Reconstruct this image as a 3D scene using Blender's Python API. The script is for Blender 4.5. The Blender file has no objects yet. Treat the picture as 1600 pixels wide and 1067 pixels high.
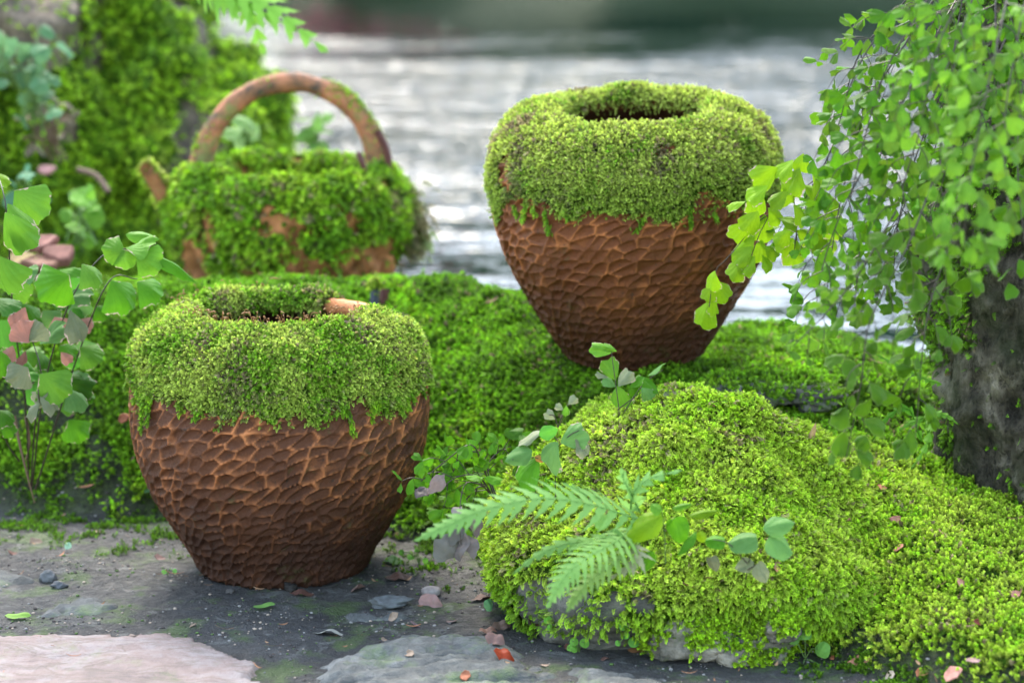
import bpy, math
import numpy as np
from mathutils import Vector, Matrix
from mathutils.bvhtree import BVHTree

scn = bpy.context.scene
COL = scn.collection
rng = np.random.default_rng(11)

# ------------------------------------------------------------------ camera
CAM = np.array([0.0, 0.0, 0.86]); PITCH = math.radians(11.5); FPX = 85.0 / 36.0 * 1600
cam_d = bpy.data.cameras.new('camera'); cam = bpy.data.objects.new('camera', cam_d); COL.objects.link(cam)
cam.location = CAM; cam.rotation_euler = (math.radians(90) - PITCH, 0, 0)
cam_d.lens = 85; cam_d.sensor_width = 36; cam_d.clip_start = 0.05; cam_d.clip_end = 400
cam_d.dof.use_dof = True; cam_d.dof.focus_distance = 2.73; cam_d.dof.aperture_fstop = 3.8
scn.camera = cam
FWD = np.array([0, math.cos(PITCH), -math.sin(PITCH)]); RGT = np.array([1.0, 0, 0]); UPV = np.array([0, math.sin(PITCH), math.cos(PITCH)])

# ------------------------------------------------------------------ sky, sun, exposure
SUN_EL, SUN_AZ = math.radians(49), math.radians(-14)      # azimuth from +Y towards +X
w = bpy.data.worlds.new('World'); scn.world = w; w.use_nodes = True
nt = w.node_tree; nt.nodes.clear()
sky = nt.nodes.new('ShaderNodeTexSky'); sky.sky_type = 'NISHITA'; sky.sun_disc = False
sky.sun_elevation = SUN_EL; sky.sun_rotation = SUN_AZ; sky.air_density = 1.2; sky.dust_density = 1.6; sky.ozone_density = 1.0
hs = nt.nodes.new('ShaderNodeHueSaturation'); hs.inputs['Saturation'].default_value = 0.82
bg = nt.nodes.new('ShaderNodeBackground'); bg.inputs['Strength'].default_value = 0.15
wo = nt.nodes.new('ShaderNodeOutputWorld')
nt.links.new(sky.outputs[0], hs.inputs['Color']); nt.links.new(hs.outputs[0], bg.inputs[0]); nt.links.new(bg.outputs[0], wo.inputs[0])
sd = bpy.data.lights.new('sun', 'SUN'); sd.energy = 0.9; sd.angle = math.radians(20); sd.color = (1.0, 0.93, 0.80)
so = bpy.data.objects.new('sun', sd); COL.objects.link(so)
sdir = Vector((math.cos(SUN_EL) * math.sin(SUN_AZ), math.cos(SUN_EL) * math.cos(SUN_AZ), math.sin(SUN_EL)))
so.location = sdir * 20; so.rotation_euler = sdir.to_track_quat('Z', 'Y').to_euler()
vs = scn.view_settings; vs.view_transform = 'Standard'; vs.look = 'None'; vs.gamma = 1; vs.exposure = 2.78
scn.render.engine = 'CYCLES'
scn.cycles.max_bounces = 5; scn.cycles.diffuse_bounces = 3; scn.cycles.glossy_bounces = 2; scn.cycles.transmission_bounces = 4
scn.cycles.transparent_max_bounces = 4; scn.cycles.caustics_reflective = False; scn.cycles.caustics_refractive = False

# ------------------------------------------------------------------ helpers
def at(px, py, Y):
    d = FWD + RGT * (px - 800) / FPX + UPV * (533.5 - py) / FPX
    return CAM + d * (Y / d[1])
def ray(px, py):
    d = FWD + RGT * (px - 800) / FPX + UPV * (533.5 - py) / FPX
    return d / np.linalg.norm(d)
def sstep(a, b, x):
    t = np.clip((x - a) / (b - a), 0, 1); return t * t * (3 - 2 * t)
_perm = {}
def pn(P, f=1.0, seed=0):
    """gradient noise, P (...,3) -> (...) about -1..1"""
    P = np.asarray(P, float) * f
    if seed not in _perm:
        r = np.random.default_rng(1000 + seed); g = r.normal(size=(4096, 3)); g /= np.linalg.norm(g, axis=1)[:, None]
        _perm[seed] = g
    g = _perm[seed]; I = np.floor(P).astype(np.int64); Fr = P - I; U = Fr * Fr * Fr * (Fr * (Fr * 6 - 15) + 10)
    out = 0
    for dx in (0, 1):
        for dy in (0, 1):
            for dz in (0, 1):
                h = ((I[..., 0] + dx) * 73856093 ^ (I[..., 1] + dy) * 19349663 ^ (I[..., 2] + dz) * 83492791) & 4095
                d = np.stack([Fr[..., 0] - dx, Fr[..., 1] - dy, Fr[..., 2] - dz], -1)
                wgt = (U[..., 0] if dx else 1 - U[..., 0]) * (U[..., 1] if dy else 1 - U[..., 1]) * (U[..., 2] if dz else 1 - U[..., 2])
                out = out + wgt * (g[h] * d).sum(-1)
    return out * 1.6
def fbm(P, f=1.0, o=4, seed=0, gain=.5):
    s = 0; a = 1
    for i in range(o):
        s = s + a * pn(P, f * 2 ** i, seed + i); a *= gain
    return s
def grid(nu, nv, wrap=False):
    """quads for a (nu, nv) vertex grid; wrap joins the last u row to the first"""
    iu = np.arange(nu if wrap else nu - 1); iv = np.arange(nv - 1)
    A, B = np.meshgrid(iu, iv, indexing='ij'); A2 = (A + 1) % nu
    return np.stack([A * nv + B, A2 * nv + B, A2 * nv + B + 1, A * nv + B + 1], -1).reshape(-1, 4)
def vnorm(V, F):
    a, b, c, d = (V[F[:, i]] for i in range(4)); n = np.cross(c - a, d - b)
    N = np.zeros_like(V)
    for i in range(4): np.add.at(N, F[:, i], n)
    return N / np.maximum(np.linalg.norm(N, axis=1), 1e-12)[:, None]
def sample(V, F, N, wt, n, r=rng):
    a, b, c, d = (V[F[:, i]] for i in range(4))
    area = np.linalg.norm(np.cross(c - a, d - b), axis=1) * .5 * np.maximum(wt[F].mean(1), 0)
    cum = np.cumsum(area); k = np.searchsorted(cum, r.random(n) * cum[-1]); k = np.minimum(k, len(F) - 1)
    u = r.random(n)[:, None]; v = r.random(n)[:, None]
    def mixv(A):
        Q = [A[F[k, i]] for i in range(4)]
        return Q[0] * (1 - u) * (1 - v) + Q[1] * u * (1 - v) + Q[2] * u * v + Q[3] * (1 - u) * v
    Nn = mixv(N); Nn /= np.maximum(np.linalg.norm(Nn, axis=1), 1e-9)[:, None]
    return mixv(V), Nn
def me_new(name, V, F, smooth=True, attrs=None):
    """F: list of index arrays (each (n,k)) or one array"""
    me = bpy.data.meshes.new(name); V = np.asarray(V, np.float32)
    Fs = F if isinstance(F, list) else [F]
    Fs = [np.asarray(f, np.int32) for f in Fs if len(f)]
    me.vertices.add(len(V)); me.vertices.foreach_set('co', V.ravel())
    if Fs:
        idx = np.concatenate([f.ravel() for f in Fs]); tot = np.concatenate([np.full(len(f), f.shape[1], np.int32) for f in Fs])
        st = np.concatenate([[0], np.cumsum(tot)[:-1]]).astype(np.int32)
        me.loops.add(len(idx)); me.loops.foreach_set('vertex_index', idx)
        me.polygons.add(len(tot)); me.polygons.foreach_set('loop_start', st); me.polygons.foreach_set('loop_total', tot)
        me.polygons.foreach_set('use_smooth', np.full(len(tot), smooth))
    for k, (typ, data) in (attrs or {}).items():
        a = me.attributes.new(k, typ, 'POINT'); data = np.asarray(data)
        if typ == 'FLOAT': a.data.foreach_set('value', data.astype(np.float32).ravel())
        elif typ == 'INT': a.data.foreach_set('value', data.astype(np.int32).ravel())
        elif typ == 'FLOAT_VECTOR': a.data.foreach_set('vector', data.astype(np.float32).ravel())
        elif typ == 'FLOAT_COLOR': a.data.foreach_set('color', np.concatenate([data, np.ones((len(data), 1))], 1).astype(np.float32).ravel())
    me.update(calc_edges=True)
    return me
def wloc(o):
    l = np.zeros(3)
    while o is not None:
        l = l + np.array(o.location); o = o.parent
    return l
def obj(name, me, mat=None, parent=None, kind=None, label=None, cat=None, group=None):
    o = bpy.data.objects.new(name, me); COL.objects.link(o)
    if mat is not None and me is not None and not me.materials: me.materials.append(mat)
    if parent is not None: o.parent = parent
    if kind: o['kind'] = kind
    if label: o['label'] = label
    if cat: o['category'] = cat
    if group: o['group'] = group
    return o
def thing(name, label, cat, loc, group=None):
    o = obj(name, None, label=label, cat=cat, group=group); o.location = [float(x) for x in loc]; o.empty_display_size = .02
    return o
def part(name, V, F, mat, parent, smooth=True, attrs=None, kind=None, label=None):
    return obj(name, me_new(name, np.asarray(V) - wloc(parent), F, smooth, attrs), mat, parent, kind, label)
def solo(name, V, F, mat, label, cat, base, smooth=True, attrs=None, group=None, kind=None):
    base = np.asarray(base, float)
    o = obj(name, me_new(name, np.asarray(V) - base, F, smooth, attrs), mat, None, kind, label, cat, group); o.location = base
    return o
def tube(pts, rad, n=6):
    pts = np.asarray(pts, float); m = len(pts); rad = np.broadcast_to(rad, m)
    T = np.gradient(pts, axis=0); T /= np.maximum(np.linalg.norm(T, axis=1), 1e-9)[:, None]
    ref = np.array([0.31, 0.9, 0.2]) if abs(T[:, 2]).mean() > .6 else np.array([0., 0, 1])
    A = np.cross(T, ref); A /= np.maximum(np.linalg.norm(A, axis=1), 1e-9)[:, None]; B = np.cross(T, A)
    th = np.arange(n) / n * 2 * math.pi
    P = pts[None] + rad[None, :, None] * (np.cos(th)[:, None, None] * A[None] + np.sin(th)[:, None, None] * B[None])
    return P.reshape(-1, 3), grid(n, m, True)
def spline(ctrl, n):
    c = np.asarray(ctrl, float); c = np.vstack([2 * c[0] - c[1], c, 2 * c[-1] - c[-2]]); k = len(c) - 3
    t = np.linspace(0, k, n); i = np.minimum(t.astype(int), k - 1); f = (t - i)[:, None]
    p0, p1, p2, p3 = c[i], c[i + 1], c[i + 2], c[i + 3]
    return .5 * (2 * p1 + (p2 - p0) * f + (2 * p0 - 5 * p1 + 4 * p2 - p3) * f ** 2 + (3 * p1 - p0 - 3 * p2 + p3) * f ** 3)
def cat_mesh(parts):
    Vs, Fs, o = [], [], 0
    for V, F in parts: Vs.append(V); Fs.append(np.asarray(F) + o); o += len(V)
    return np.concatenate(Vs), Fs

# ------------------------------------------------------------------ materials
class NT:
    def __init__(s, name):
        s.m = bpy.data.materials.new(name); s.m.use_nodes = True; s.t = s.m.node_tree; s.t.nodes.clear()
        s.out = s.n('ShaderNodeOutputMaterial')
    def n(s, typ, **kw):
        o = s.t.nodes.new(typ)
        for k, v in kw.items(): setattr(o, k, v)
        return o
    def l(s, a, b): s.t.links.new(a, b)
    def noise(s, scale, detail=4, rough=.55, vec=None, dist=0):
        o = s.n('ShaderNodeTexNoise'); o.inputs['Scale'].default_value = scale; o.inputs['Detail'].default_value = detail
        o.inputs['Roughness'].default_value = rough; o.inputs['Distortion'].default_value = dist
        s.l(vec if vec is not None else s.co(), o.inputs['Vector']); return o.outputs['Fac']
    def co(s):
        if not hasattr(s, '_co'): s._co = s.n('ShaderNodeTexCoord').outputs['Object']
        return s._co
    def ramp(s, fac, stops):
        o = s.n('ShaderNodeValToRGB'); e = o.color_ramp.elements
        while len(e) < len(stops): e.new(.5)
        for i, (p, c) in enumerate(stops):
            e[i].position = p; e[i].color = (*c, 1) if not isinstance(c, (int, float)) else (c, c, c, 1)
        s.l(fac, o.inputs[0]); return o.outputs[0]
    def mix(s, a, b, fac, mode='MIX'):
        o = s.n('ShaderNodeMix', data_type='RGBA', blend_type=mode)
        for v, i in ((a, 6), (b, 7)):
            if isinstance(v, tuple): o.inputs[i].default_value = (*v, 1)
            else: s.l(v, o.inputs[i])
        if isinstance(fac, (int, float)): o.inputs[0].default_value = fac
        else: s.l(fac, o.inputs[0])
        return o.outputs[2]
    def math(s, op, a, b=None):
        o = s.n('ShaderNodeMath', operation=op)
        for v, i in ((a, 0), (b, 1)):
            if v is None: continue
            if isinstance(v, (int, float)): o.inputs[i].default_value = v
            else: s.l(v, o.inputs[i])
        return o.outputs[0]
    def attr(s, name, typ='GEOMETRY', out='Color'):
        o = s.n('ShaderNodeAttribute', attribute_name=name, attribute_type=typ); return o.outputs[out]
    def bump(s, h, strength=.5, dist=.002, normal=None):
        o = s.n('ShaderNodeBump'); o.inputs['Strength'].default_value = strength; o.inputs['Distance'].default_value = dist
        s.l(h, o.inputs['Height'])
        if normal is not None: s.l(normal, o.inputs['Normal'])
        return o.outputs[0]
    def bsdf(s, col, rough=.8, spec=.3, normal=None, transl=0, coat=0):
        b = s.n('ShaderNodeBsdfPrincipled')
        if isinstance(col, tuple): b.inputs['Base Color'].default_value = (*col, 1)
        else: s.l(col, b.inputs['Base Color'])
        if isinstance(rough, (int, float)): b.inputs['Roughness'].default_value = rough
        else: s.l(rough, b.inputs['Roughness'])
        b.inputs['Specular IOR Level'].default_value = spec
        if normal is not None: s.l(normal, b.inputs['Normal'])
        sh = b.outputs[0]
        if transl:
            t = s.n('ShaderNodeBsdfTranslucent'); mx = s.n('ShaderNodeMixShader'); mx.inputs[0].default_value = transl
            if isinstance(col, tuple): t.inputs[0].default_value = (*col, 1)
            else: s.l(col, t.inputs[0])
            s.l(sh, mx.inputs[1]); s.l(t.outputs[0], mx.inputs[2]); sh = mx.outputs[0]
        s.l(sh, s.out.inputs[0]); return b

M = {}
def mk_moss():
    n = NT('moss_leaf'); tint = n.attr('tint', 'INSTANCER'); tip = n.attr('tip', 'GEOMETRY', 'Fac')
    c = n.mix(n.mix(tint, (.26, .25, .2), 1, 'MULTIPLY'), n.mix(tint, (1.6, 1.55, 1.4), 1, 'MULTIPLY'), tip)  # young tips paler; colour contrast raised to imitate lit tips and shaded gaps
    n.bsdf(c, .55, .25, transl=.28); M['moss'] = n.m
    n = NT('moss_mat'); tint = n.attr('tint'); f = n.noise(260, 5, .7)
    c = n.mix(n.mix(tint, (.30, .30, .30), 1, 'MULTIPLY'), tint, n.ramp(f, [(.4, 0.), (.65, 1.)]))
    n.bsdf(c, .9, .1, n.bump(f, 1, .006)); M['moss_mat'] = n.m
mk_moss()
def mk_clay(name, dark, light, dirt_shade, rough=.62):
    n = NT(name); e = n.attr('edge', out='Fac'); damp_shade = n.attr('damp_shade', out='Fac')
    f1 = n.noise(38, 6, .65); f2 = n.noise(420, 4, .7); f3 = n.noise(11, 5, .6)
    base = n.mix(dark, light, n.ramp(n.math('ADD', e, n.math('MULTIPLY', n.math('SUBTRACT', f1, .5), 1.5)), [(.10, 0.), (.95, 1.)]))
    base = n.mix(base, dirt_shade, n.ramp(n.math('ADD', damp_shade, n.math('MULTIPLY', n.math('SUBTRACT', f3, .5), 1.3)), [(.35, 0.), (1.0, .85)]))  # dark tone mixed in for damp, and for shade put into the colour
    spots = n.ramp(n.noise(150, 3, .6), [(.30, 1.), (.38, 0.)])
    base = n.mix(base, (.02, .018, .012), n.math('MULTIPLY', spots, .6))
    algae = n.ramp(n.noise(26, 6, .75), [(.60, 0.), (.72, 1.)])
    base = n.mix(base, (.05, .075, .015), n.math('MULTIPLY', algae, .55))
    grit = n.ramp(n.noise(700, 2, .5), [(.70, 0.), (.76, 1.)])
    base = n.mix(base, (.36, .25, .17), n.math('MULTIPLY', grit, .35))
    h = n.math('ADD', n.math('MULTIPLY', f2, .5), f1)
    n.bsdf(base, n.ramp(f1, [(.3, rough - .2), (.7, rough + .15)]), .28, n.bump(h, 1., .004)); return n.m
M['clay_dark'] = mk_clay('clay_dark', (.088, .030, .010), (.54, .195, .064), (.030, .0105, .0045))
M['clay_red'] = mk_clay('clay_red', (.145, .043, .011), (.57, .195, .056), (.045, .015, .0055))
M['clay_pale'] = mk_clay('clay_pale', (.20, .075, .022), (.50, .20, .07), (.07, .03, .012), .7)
def mk_handle():
    n = NT('handle_clay'); f = n.noise(26, 5, .6); f2 = n.noise(300, 3, .6)
    c = n.ramp(f, [(.34, (.045, .045, .035)), (.45, (.24, .11, .055)), (.58, (.44, .17, .08)), (.72, (.52, .24, .12))])
    c = n.mix(c, (.15, .19, .05), n.math('MULTIPLY', n.ramp(n.noise(17, 4, .6), [(.56, 0.), (.64, 1.)]), .7))
    n.bsdf(c, .75, .25, n.bump(n.math('ADD', f2, f), .5, .002)); M['handle'] = n.m
mk_handle()
def mk_rim():
    n = NT('bare_clay'); f = n.noise(45, 5, .6); f2 = n.noise(500, 3, .6)
    c = n.ramp(f, [(.3, (.26, .12, .06)), (.55, (.46, .22, .12)), (.75, (.55, .32, .20))])
    n.bsdf(c, .7, .25, n.bump(n.math('ADD', f2, f), .4, .0012)); M['bare_clay'] = n.m
mk_rim()
def mk_ground():
    n = NT('ground_soil'); mm = n.attr('soil', out='Fac')
    f1 = n.noise(9, 6, .6); f2 = n.noise(70, 6, .65); f3 = n.noise(480, 4, .65); f4 = n.noise(26, 6, .7, dist=.6)
    c = n.ramp(f1, [(.30, (.020, .019, .017)), (.5, (.046, .044, .040)), (.68, (.085, .080, .071))])
    c = n.mix(c, (.045, .038, .03), n.math('MULTIPLY', n.ramp(f2, [(.35, 1.), (.5, 0.)]), .7))
    c = n.mix(c, (.17, .17, .15), n.math('MULTIPLY', n.ramp(f4, [(.56, 0.), (.64, 1.)]), .6))
    c = n.mix(c, (.07, .11, .025), n.math('MULTIPLY', n.ramp(n.noise(14, 5, .65), [(.52, 0.), (.62, 1.)]), .7))
    c = n.mix(c, (.33, .31, .27), n.math('MULTIPLY', n.ramp(f3, [(.66, 0.), (.74, 1.)]), .5))
    dk = n.ramp(n.noise(150, 4, .7), [(.4, (.018, .022, .008)), (.65, (.05, .075, .014))])
    c = n.mix(c, dk, mm)
    h = n.math('ADD', n.math('MULTIPLY', f2, 1.0), n.math('MULTIPLY', f3, .4)); h = n.math('ADD', h, n.math('MULTIPLY', f4, 1.8))
    n.bsdf(c, n.ramp(f2, [(.3, .42), (.6, .85)]), .35, n.bump(h, 1., .009)); M['ground'] = n.m
mk_ground()
def mk_stone(name, stops, moss=.5, vein=(.05, .055, .05), bumpd=.004):
    n = NT(name); f1 = n.noise(7, 6, .6, dist=.4); f2 = n.noise(55, 6, .65); f3 = n.noise(380, 3, .6)
    mp = n.n('ShaderNodeMapping'); mp.inputs['Scale'].default_value = (5, 16, 12); mp.inputs['Rotation'].default_value = (0, 0, .35); n.l(n.co(), mp.inputs[0])
    fr = n.noise(1.6, 7, .62, mp.outputs[0], 1.0)
    c = n.ramp(n.math('ADD', n.math('MULTIPLY', f1, .6), n.math('MULTIPLY', f2, .4)), stops)
    crack = n.ramp(n.math('ABSOLUTE', n.math('SUBTRACT', fr, .5)), [(0., 1.), (.035, 0.)])
    c = n.mix(c, vein, n.math('MULTIPLY', crack, .6))
    c = n.mix(c, (.10, .15, .04), n.math('MULTIPLY', n.ramp(n.noise(12, 6, .7), [(.53, 0.), (.66, 1.)]), moss))
    c = n.mix(c, (.05, .045, .04), n.math('MULTIPLY', n.ramp(f3, [(.28, 1.), (.38, 0.)]), .5))
    h = n.math('ADD', n.math('MULTIPLY', fr, 2.2), n.math('ADD', f2, n.math('MULTIPLY', f3, .35)))
    n.bsdf(c, .82, .3, n.bump(h, .9, bumpd)); return n.m
M['grey_stone'] = mk_stone('grey_stone', [(.34, (.037, .038, .035)), (.5, (.094, .096, .088)), (.66, (.20, .20, .18))], .65)
M['pink_stone'] = mk_stone('pink_stone', [(.32, (.11, .092, .082)), (.46, (.185, .138, .122)), (.58, (.225, .195, .182)), (.7, (.215, .150, .126))], .42, (.10, .08, .06), .004)
M['pale_rock'] = mk_stone('pale_rock', [(.34, (.05, .048, .04)), (.5, (.15, .14, .11)), (.66, (.40, .37, .30))], .6)
M['ledge_rock'] = mk_stone('ledge_rock', [(.32, (.06, .055, .042)), (.46, (.14, .125, .095)), (.60, (.34, .30, .23))], .65)
M['brown_rock'] = mk_stone('brown_rock', [(.34, (.035, .026, .018)), (.5, (.12, .09, .06)), (.66, (.34, .25, .17))], .5)
M['kerb_stone'] = mk_stone('kerb_stone', [(.34, (.05, .046, .038)), (.5, (.12, .11, .09)), (.66, (.24, .215, .18))], .6)
def mk_bark():
    n = NT('trunk_bark'); mp = n.n('ShaderNodeMapping'); mp.inputs['Scale'].default_value = (1, 1, .55); n.l(n.co(), mp.inputs[0])
    f1 = n.noise(16, 6, .65, mp.outputs[0], .5); f2 = n.noise(90, 6, .7, mp.outputs[0]); f3 = n.noise(6, 5, .6)
    c = n.ramp(f1, [(.34, (.035, .030, .020)), (.46, (.115, .096, .066)), (.56, (.27, .23, .165)), (.66, (.50, .43, .32))])
    c = n.mix(c, (.012, .009, .007), n.math('MULTIPLY', n.ramp(f2, [(.38, 1.), (.5, 0.)]), .75))
    c = n.mix(c, (.035, .055, .010), n.math('MULTIPLY', n.ramp(f3, [(.44, 0.), (.6, 1.)]), .6))
    n.bsdf(c, .85, .2, n.bump(n.math('ADD', f1, f2), 1, .022)); M['bark'] = n.m
mk_bark()
def mk_leaf(name, pink=(.5, .33, .28), pinkamt=.8, veins=30, transl=.4, mottle=.55):
    n = NT(name); oi = n.n('ShaderNodeObjectInfo'); base = oi.outputs['Color']; e = n.attr('edge', out='Fac')
    f = n.noise(3.2, 4, .6); sx = n.n('ShaderNodeSeparateXYZ'); n.l(n.co(), sx.inputs[0])
    an = n.math('ARCTAN2', sx.outputs[0], n.math('ADD', sx.outputs[1], .06))
    v = n.math('SINE', n.math('ADD', n.math('MULTIPLY', an, veins), n.math('MULTIPLY', f, 3)))
    c = n.mix(base, n.mix(base, (.72, .78, .6), 1, 'MULTIPLY'), n.ramp(v, [(.5, 0.), (1., .3)]))
    c = n.mix(c, n.mix(base, (1.35, 1.2, 1.1), 1, 'MULTIPLY'), n.math('MULTIPLY', n.ramp(f, [(.4, 0.), (.7, 1.)]), mottle))
    c = n.mix(c, pink, n.math('MULTIPLY', n.ramp(n.math('ADD', e, n.math('MULTIPLY', n.math('SUBTRACT', f, .55), 2.2)), [(.86, 0.), (1.05, 1.)]), pinkamt))
    n.bsdf(c, .6, .18, n.bump(v, .12, .008), transl=transl); return n.m
M['leaf'] = mk_leaf('fern_leaf'); M['leaf_plain'] = mk_leaf('plain_leaf', pinkamt=.08, veins=14, transl=.45)
M['leaf_dry'] = mk_leaf('dry_leaf', (.12, .07, .05), .5, 16, .12, .8)
def flat(name, col, rough=.7, spec=.3, transl=0):
    n = NT(name); f = n.noise(90, 4, .6)
    n.bsdf(n.mix(tuple(x * .7 for x in col), tuple(x * 1.25 for x in col), f), rough, spec, n.bump(f, .4, .002), transl=transl); return n.m
M['stem'] = flat('stem', (.045, .032, .02), .4); M['stem_green'] = flat('stem_green', (.12, .2, .05), .5)
M['twig'] = flat('twig', (.16, .10, .06)); M['post'] = flat('post', (.05, .055, .075), .5); M['post_red'] = flat('post_red', (.11, .04, .035), .5)
M['spore'] = flat('spore', (.30, .14, .045), .5, .3, .2)
def mk_tinted(name, rough=.8):
    n = NT(name); oi = n.n('ShaderNodeObjectInfo'); f = n.noise(60, 5, .65); b = oi.outputs['Color']
    c = n.mix(n.mix(b, (.6, .58, .55), 1, 'MULTIPLY'), n.mix(b, (1.2, 1.2, 1.2), 1, 'MULTIPLY'), n.ramp(f, [(.35, 0.), (.65, 1.)]))
    n.bsdf(c, rough, .25, n.bump(f, .6, .002)); return n.m
M['tinted'] = mk_tinted('tinted_stone')
def mk_water():
    n = NT('pond_water'); b = n.bsdf((.004, .014, .009), .03, .5); b.inputs['IOR'].default_value = 1.33
    geo = n.n('ShaderNodeNewGeometry'); p = geo.outputs['Position']
    def nz(sx, sy, det, rough=.5):
        mp = n.n('ShaderNodeMapping'); mp.inputs['Scale'].default_value = (sx, sy, 1); n.l(p, mp.inputs[0]); return n.noise(1, det, rough, mp.outputs[0])
    h = n.math('ADD', n.math('MULTIPLY', nz(1.3, 2.8, 2), 1.25), n.math('MULTIPLY', nz(5.5, 9, 2), .40))
    h = n.math('ADD', h, n.math('MULTIPLY', nz(15, 22, 2), .22))
    sx = n.n('ShaderNodeSeparateXYZ'); n.l(p, sx.inputs[0])
    calm = n.n('ShaderNodeMapRange'); calm.inputs['From Min'].default_value = 8.5; calm.inputs['From Max'].default_value = 13.5
    calm.inputs['To Min'].default_value = 1.15; calm.inputs['To Max'].default_value = .025; cn = nz(.35, .8, 3, .6); n.l(n.math('ADD', sx.outputs[1], n.math('MULTIPLY', n.math('SUBTRACT', cn, .5), 9.0)), calm.inputs[0])
    nr_ = n.n('ShaderNodeMapRange'); nr_.inputs['From Min'].default_value = 5.6; nr_.inputs['From Max'].default_value = 8.2; nr_.inputs['To Min'].default_value = .24; nr_.inputs['To Max'].default_value = 1.7; n.l(sx.outputs[1], nr_.inputs[0])
    bp = n.n('ShaderNodeBump'); bp.inputs['Distance'].default_value = .10; n.l(n.math('MULTIPLY', calm.outputs[0], nr_.outputs[0]), bp.inputs['Strength']); n.l(h, bp.inputs['Height'])
    n.l(bp.outputs[0], b.inputs['Normal']); M['water'] = n.m
mk_water()

# ------------------------------------------------------------------ moss shoots: templates and the node group that places them
def kite(p, d, nrm, L, W, bend=.15):
    d = d / np.linalg.norm(d); s = np.cross(d, nrm); s /= np.linalg.norm(s); nn = np.cross(s, d)
    return np.array([p, p + d * L * .45 + s * W * .5 + nn * L * .06, p + d * L - nn * L * bend, p + d * L * .45 - s * W * .5 + nn * L * .06])
def template(kind):
    V, F, T = [], [], []
    def add(q, t):
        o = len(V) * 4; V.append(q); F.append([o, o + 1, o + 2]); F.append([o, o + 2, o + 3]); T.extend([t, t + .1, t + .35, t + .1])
    r = np.random.default_rng(50 + kind)
    if kind in (0, 1):           # feather moss frond, curving over
        k = 8 if kind == 0 else 6
        for i in range(k):
            t = (i + .6) / k; c = np.array([.32 * t * t, 0, t * (1 - .15 * t)]); ax = np.array([.64 * t, 0, 1 - .3 * t])
            for s in (-1, 1):
                d = ax * .55 + np.array([0, s * 1.0, 0]) + r.normal(size=3) * .18
                add(kite(c, d, np.array([-1, 0, .5]) + r.normal(size=3) * .25, .40 * (1 - .5 * t), .20 * (1 - .35 * t)), t * .65)
        add(kite(np.array([.3, 0, .82]), np.array([.6, 0, .7]), np.array([-1, 0, .6]), .28, .15), .65)
    elif kind in (2, 3):         # upright star shoot
        for j, t in enumerate((.15, .4, .62, .82, .95)):
            n = 5 if kind == 2 else 4
            for i in range(n):
                a = (i + .5 * (j % 2)) / n * 2 * math.pi + r.normal() * .25
                el = .25 + .9 * t * t; d = np.array([math.cos(a) * math.cos(el), math.sin(a) * math.cos(el), math.sin(el)])
                add(kite(np.array([0, 0, t * .75]), d, np.array([-math.cos(a) * .3, -math.sin(a) * .3, 1.]), .42 * (1 - .35 * t), .17), t * .6)
    V = np.concatenate(V); return V, np.array(F), np.clip(np.array(T), 0, 1)
TPL = []
for k in range(4):
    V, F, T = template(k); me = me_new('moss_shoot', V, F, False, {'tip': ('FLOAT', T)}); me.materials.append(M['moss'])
    TPL.append(bpy.data.objects.new('moss_shoot', me))
def mk_group():
    g = bpy.data.node_groups.new('moss_scatter', 'GeometryNodeTree')
    g.interface.new_socket('Geometry', in_out='INPUT', socket_type='NodeSocketGeometry'); g.interface.new_socket('Geometry', in_out='OUTPUT', socket_type='NodeSocketGeometry')
    N = g.nodes.new; L = g.links.new; gi = N('NodeGroupInput'); go = N('NodeGroupOutput'); ip = N('GeometryNodeInstanceOnPoints'); jn = N('GeometryNodeJoinGeometry'); jt = N('GeometryNodeJoinGeometry')
    for t in reversed(TPL):
        oi = N('GeometryNodeObjectInfo'); oi.inputs['Object'].default_value = t; oi.inputs['As Instance'].default_value = False
        gt = N('GeometryNodeGeometryToInstance'); L(oi.outputs['Geometry'], gt.inputs[0]); L(gt.outputs[0], jt.inputs[0])
    def na(name, typ):
        a = N('GeometryNodeInputNamedAttribute'); a.data_type = typ; a.inputs['Name'].default_value = name; return a.outputs[0]
    L(gi.outputs[0], ip.inputs['Points']); L(jt.outputs[0], ip.inputs['Instance']); ip.inputs['Pick Instance'].default_value = True
    cmp_ = N('FunctionNodeCompare'); cmp_.data_type = 'FLOAT'; cmp_.operation = 'GREATER_THAN'; cmp_.inputs[1].default_value = .5
    L(na('pt', 'FLOAT'), cmp_.inputs[0]); L(cmp_.outputs[0], ip.inputs['Selection'])
    L(na('shoot', 'INT'), ip.inputs['Instance Index'])
    er = N('FunctionNodeEulerToRotation'); L(na('rot', 'FLOAT_VECTOR'), er.inputs[0]); L(er.outputs[0], ip.inputs['Rotation'])
    L(na('sc', 'FLOAT'), ip.inputs['Scale']); L(gi.outputs[0], jn.inputs[0]); L(ip.outputs[0], jn.inputs[0]); L(jn.outputs[0], go.inputs[0])
    return g
MOSSG = mk_group()
def rnd(n): return rng.random(n)
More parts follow.
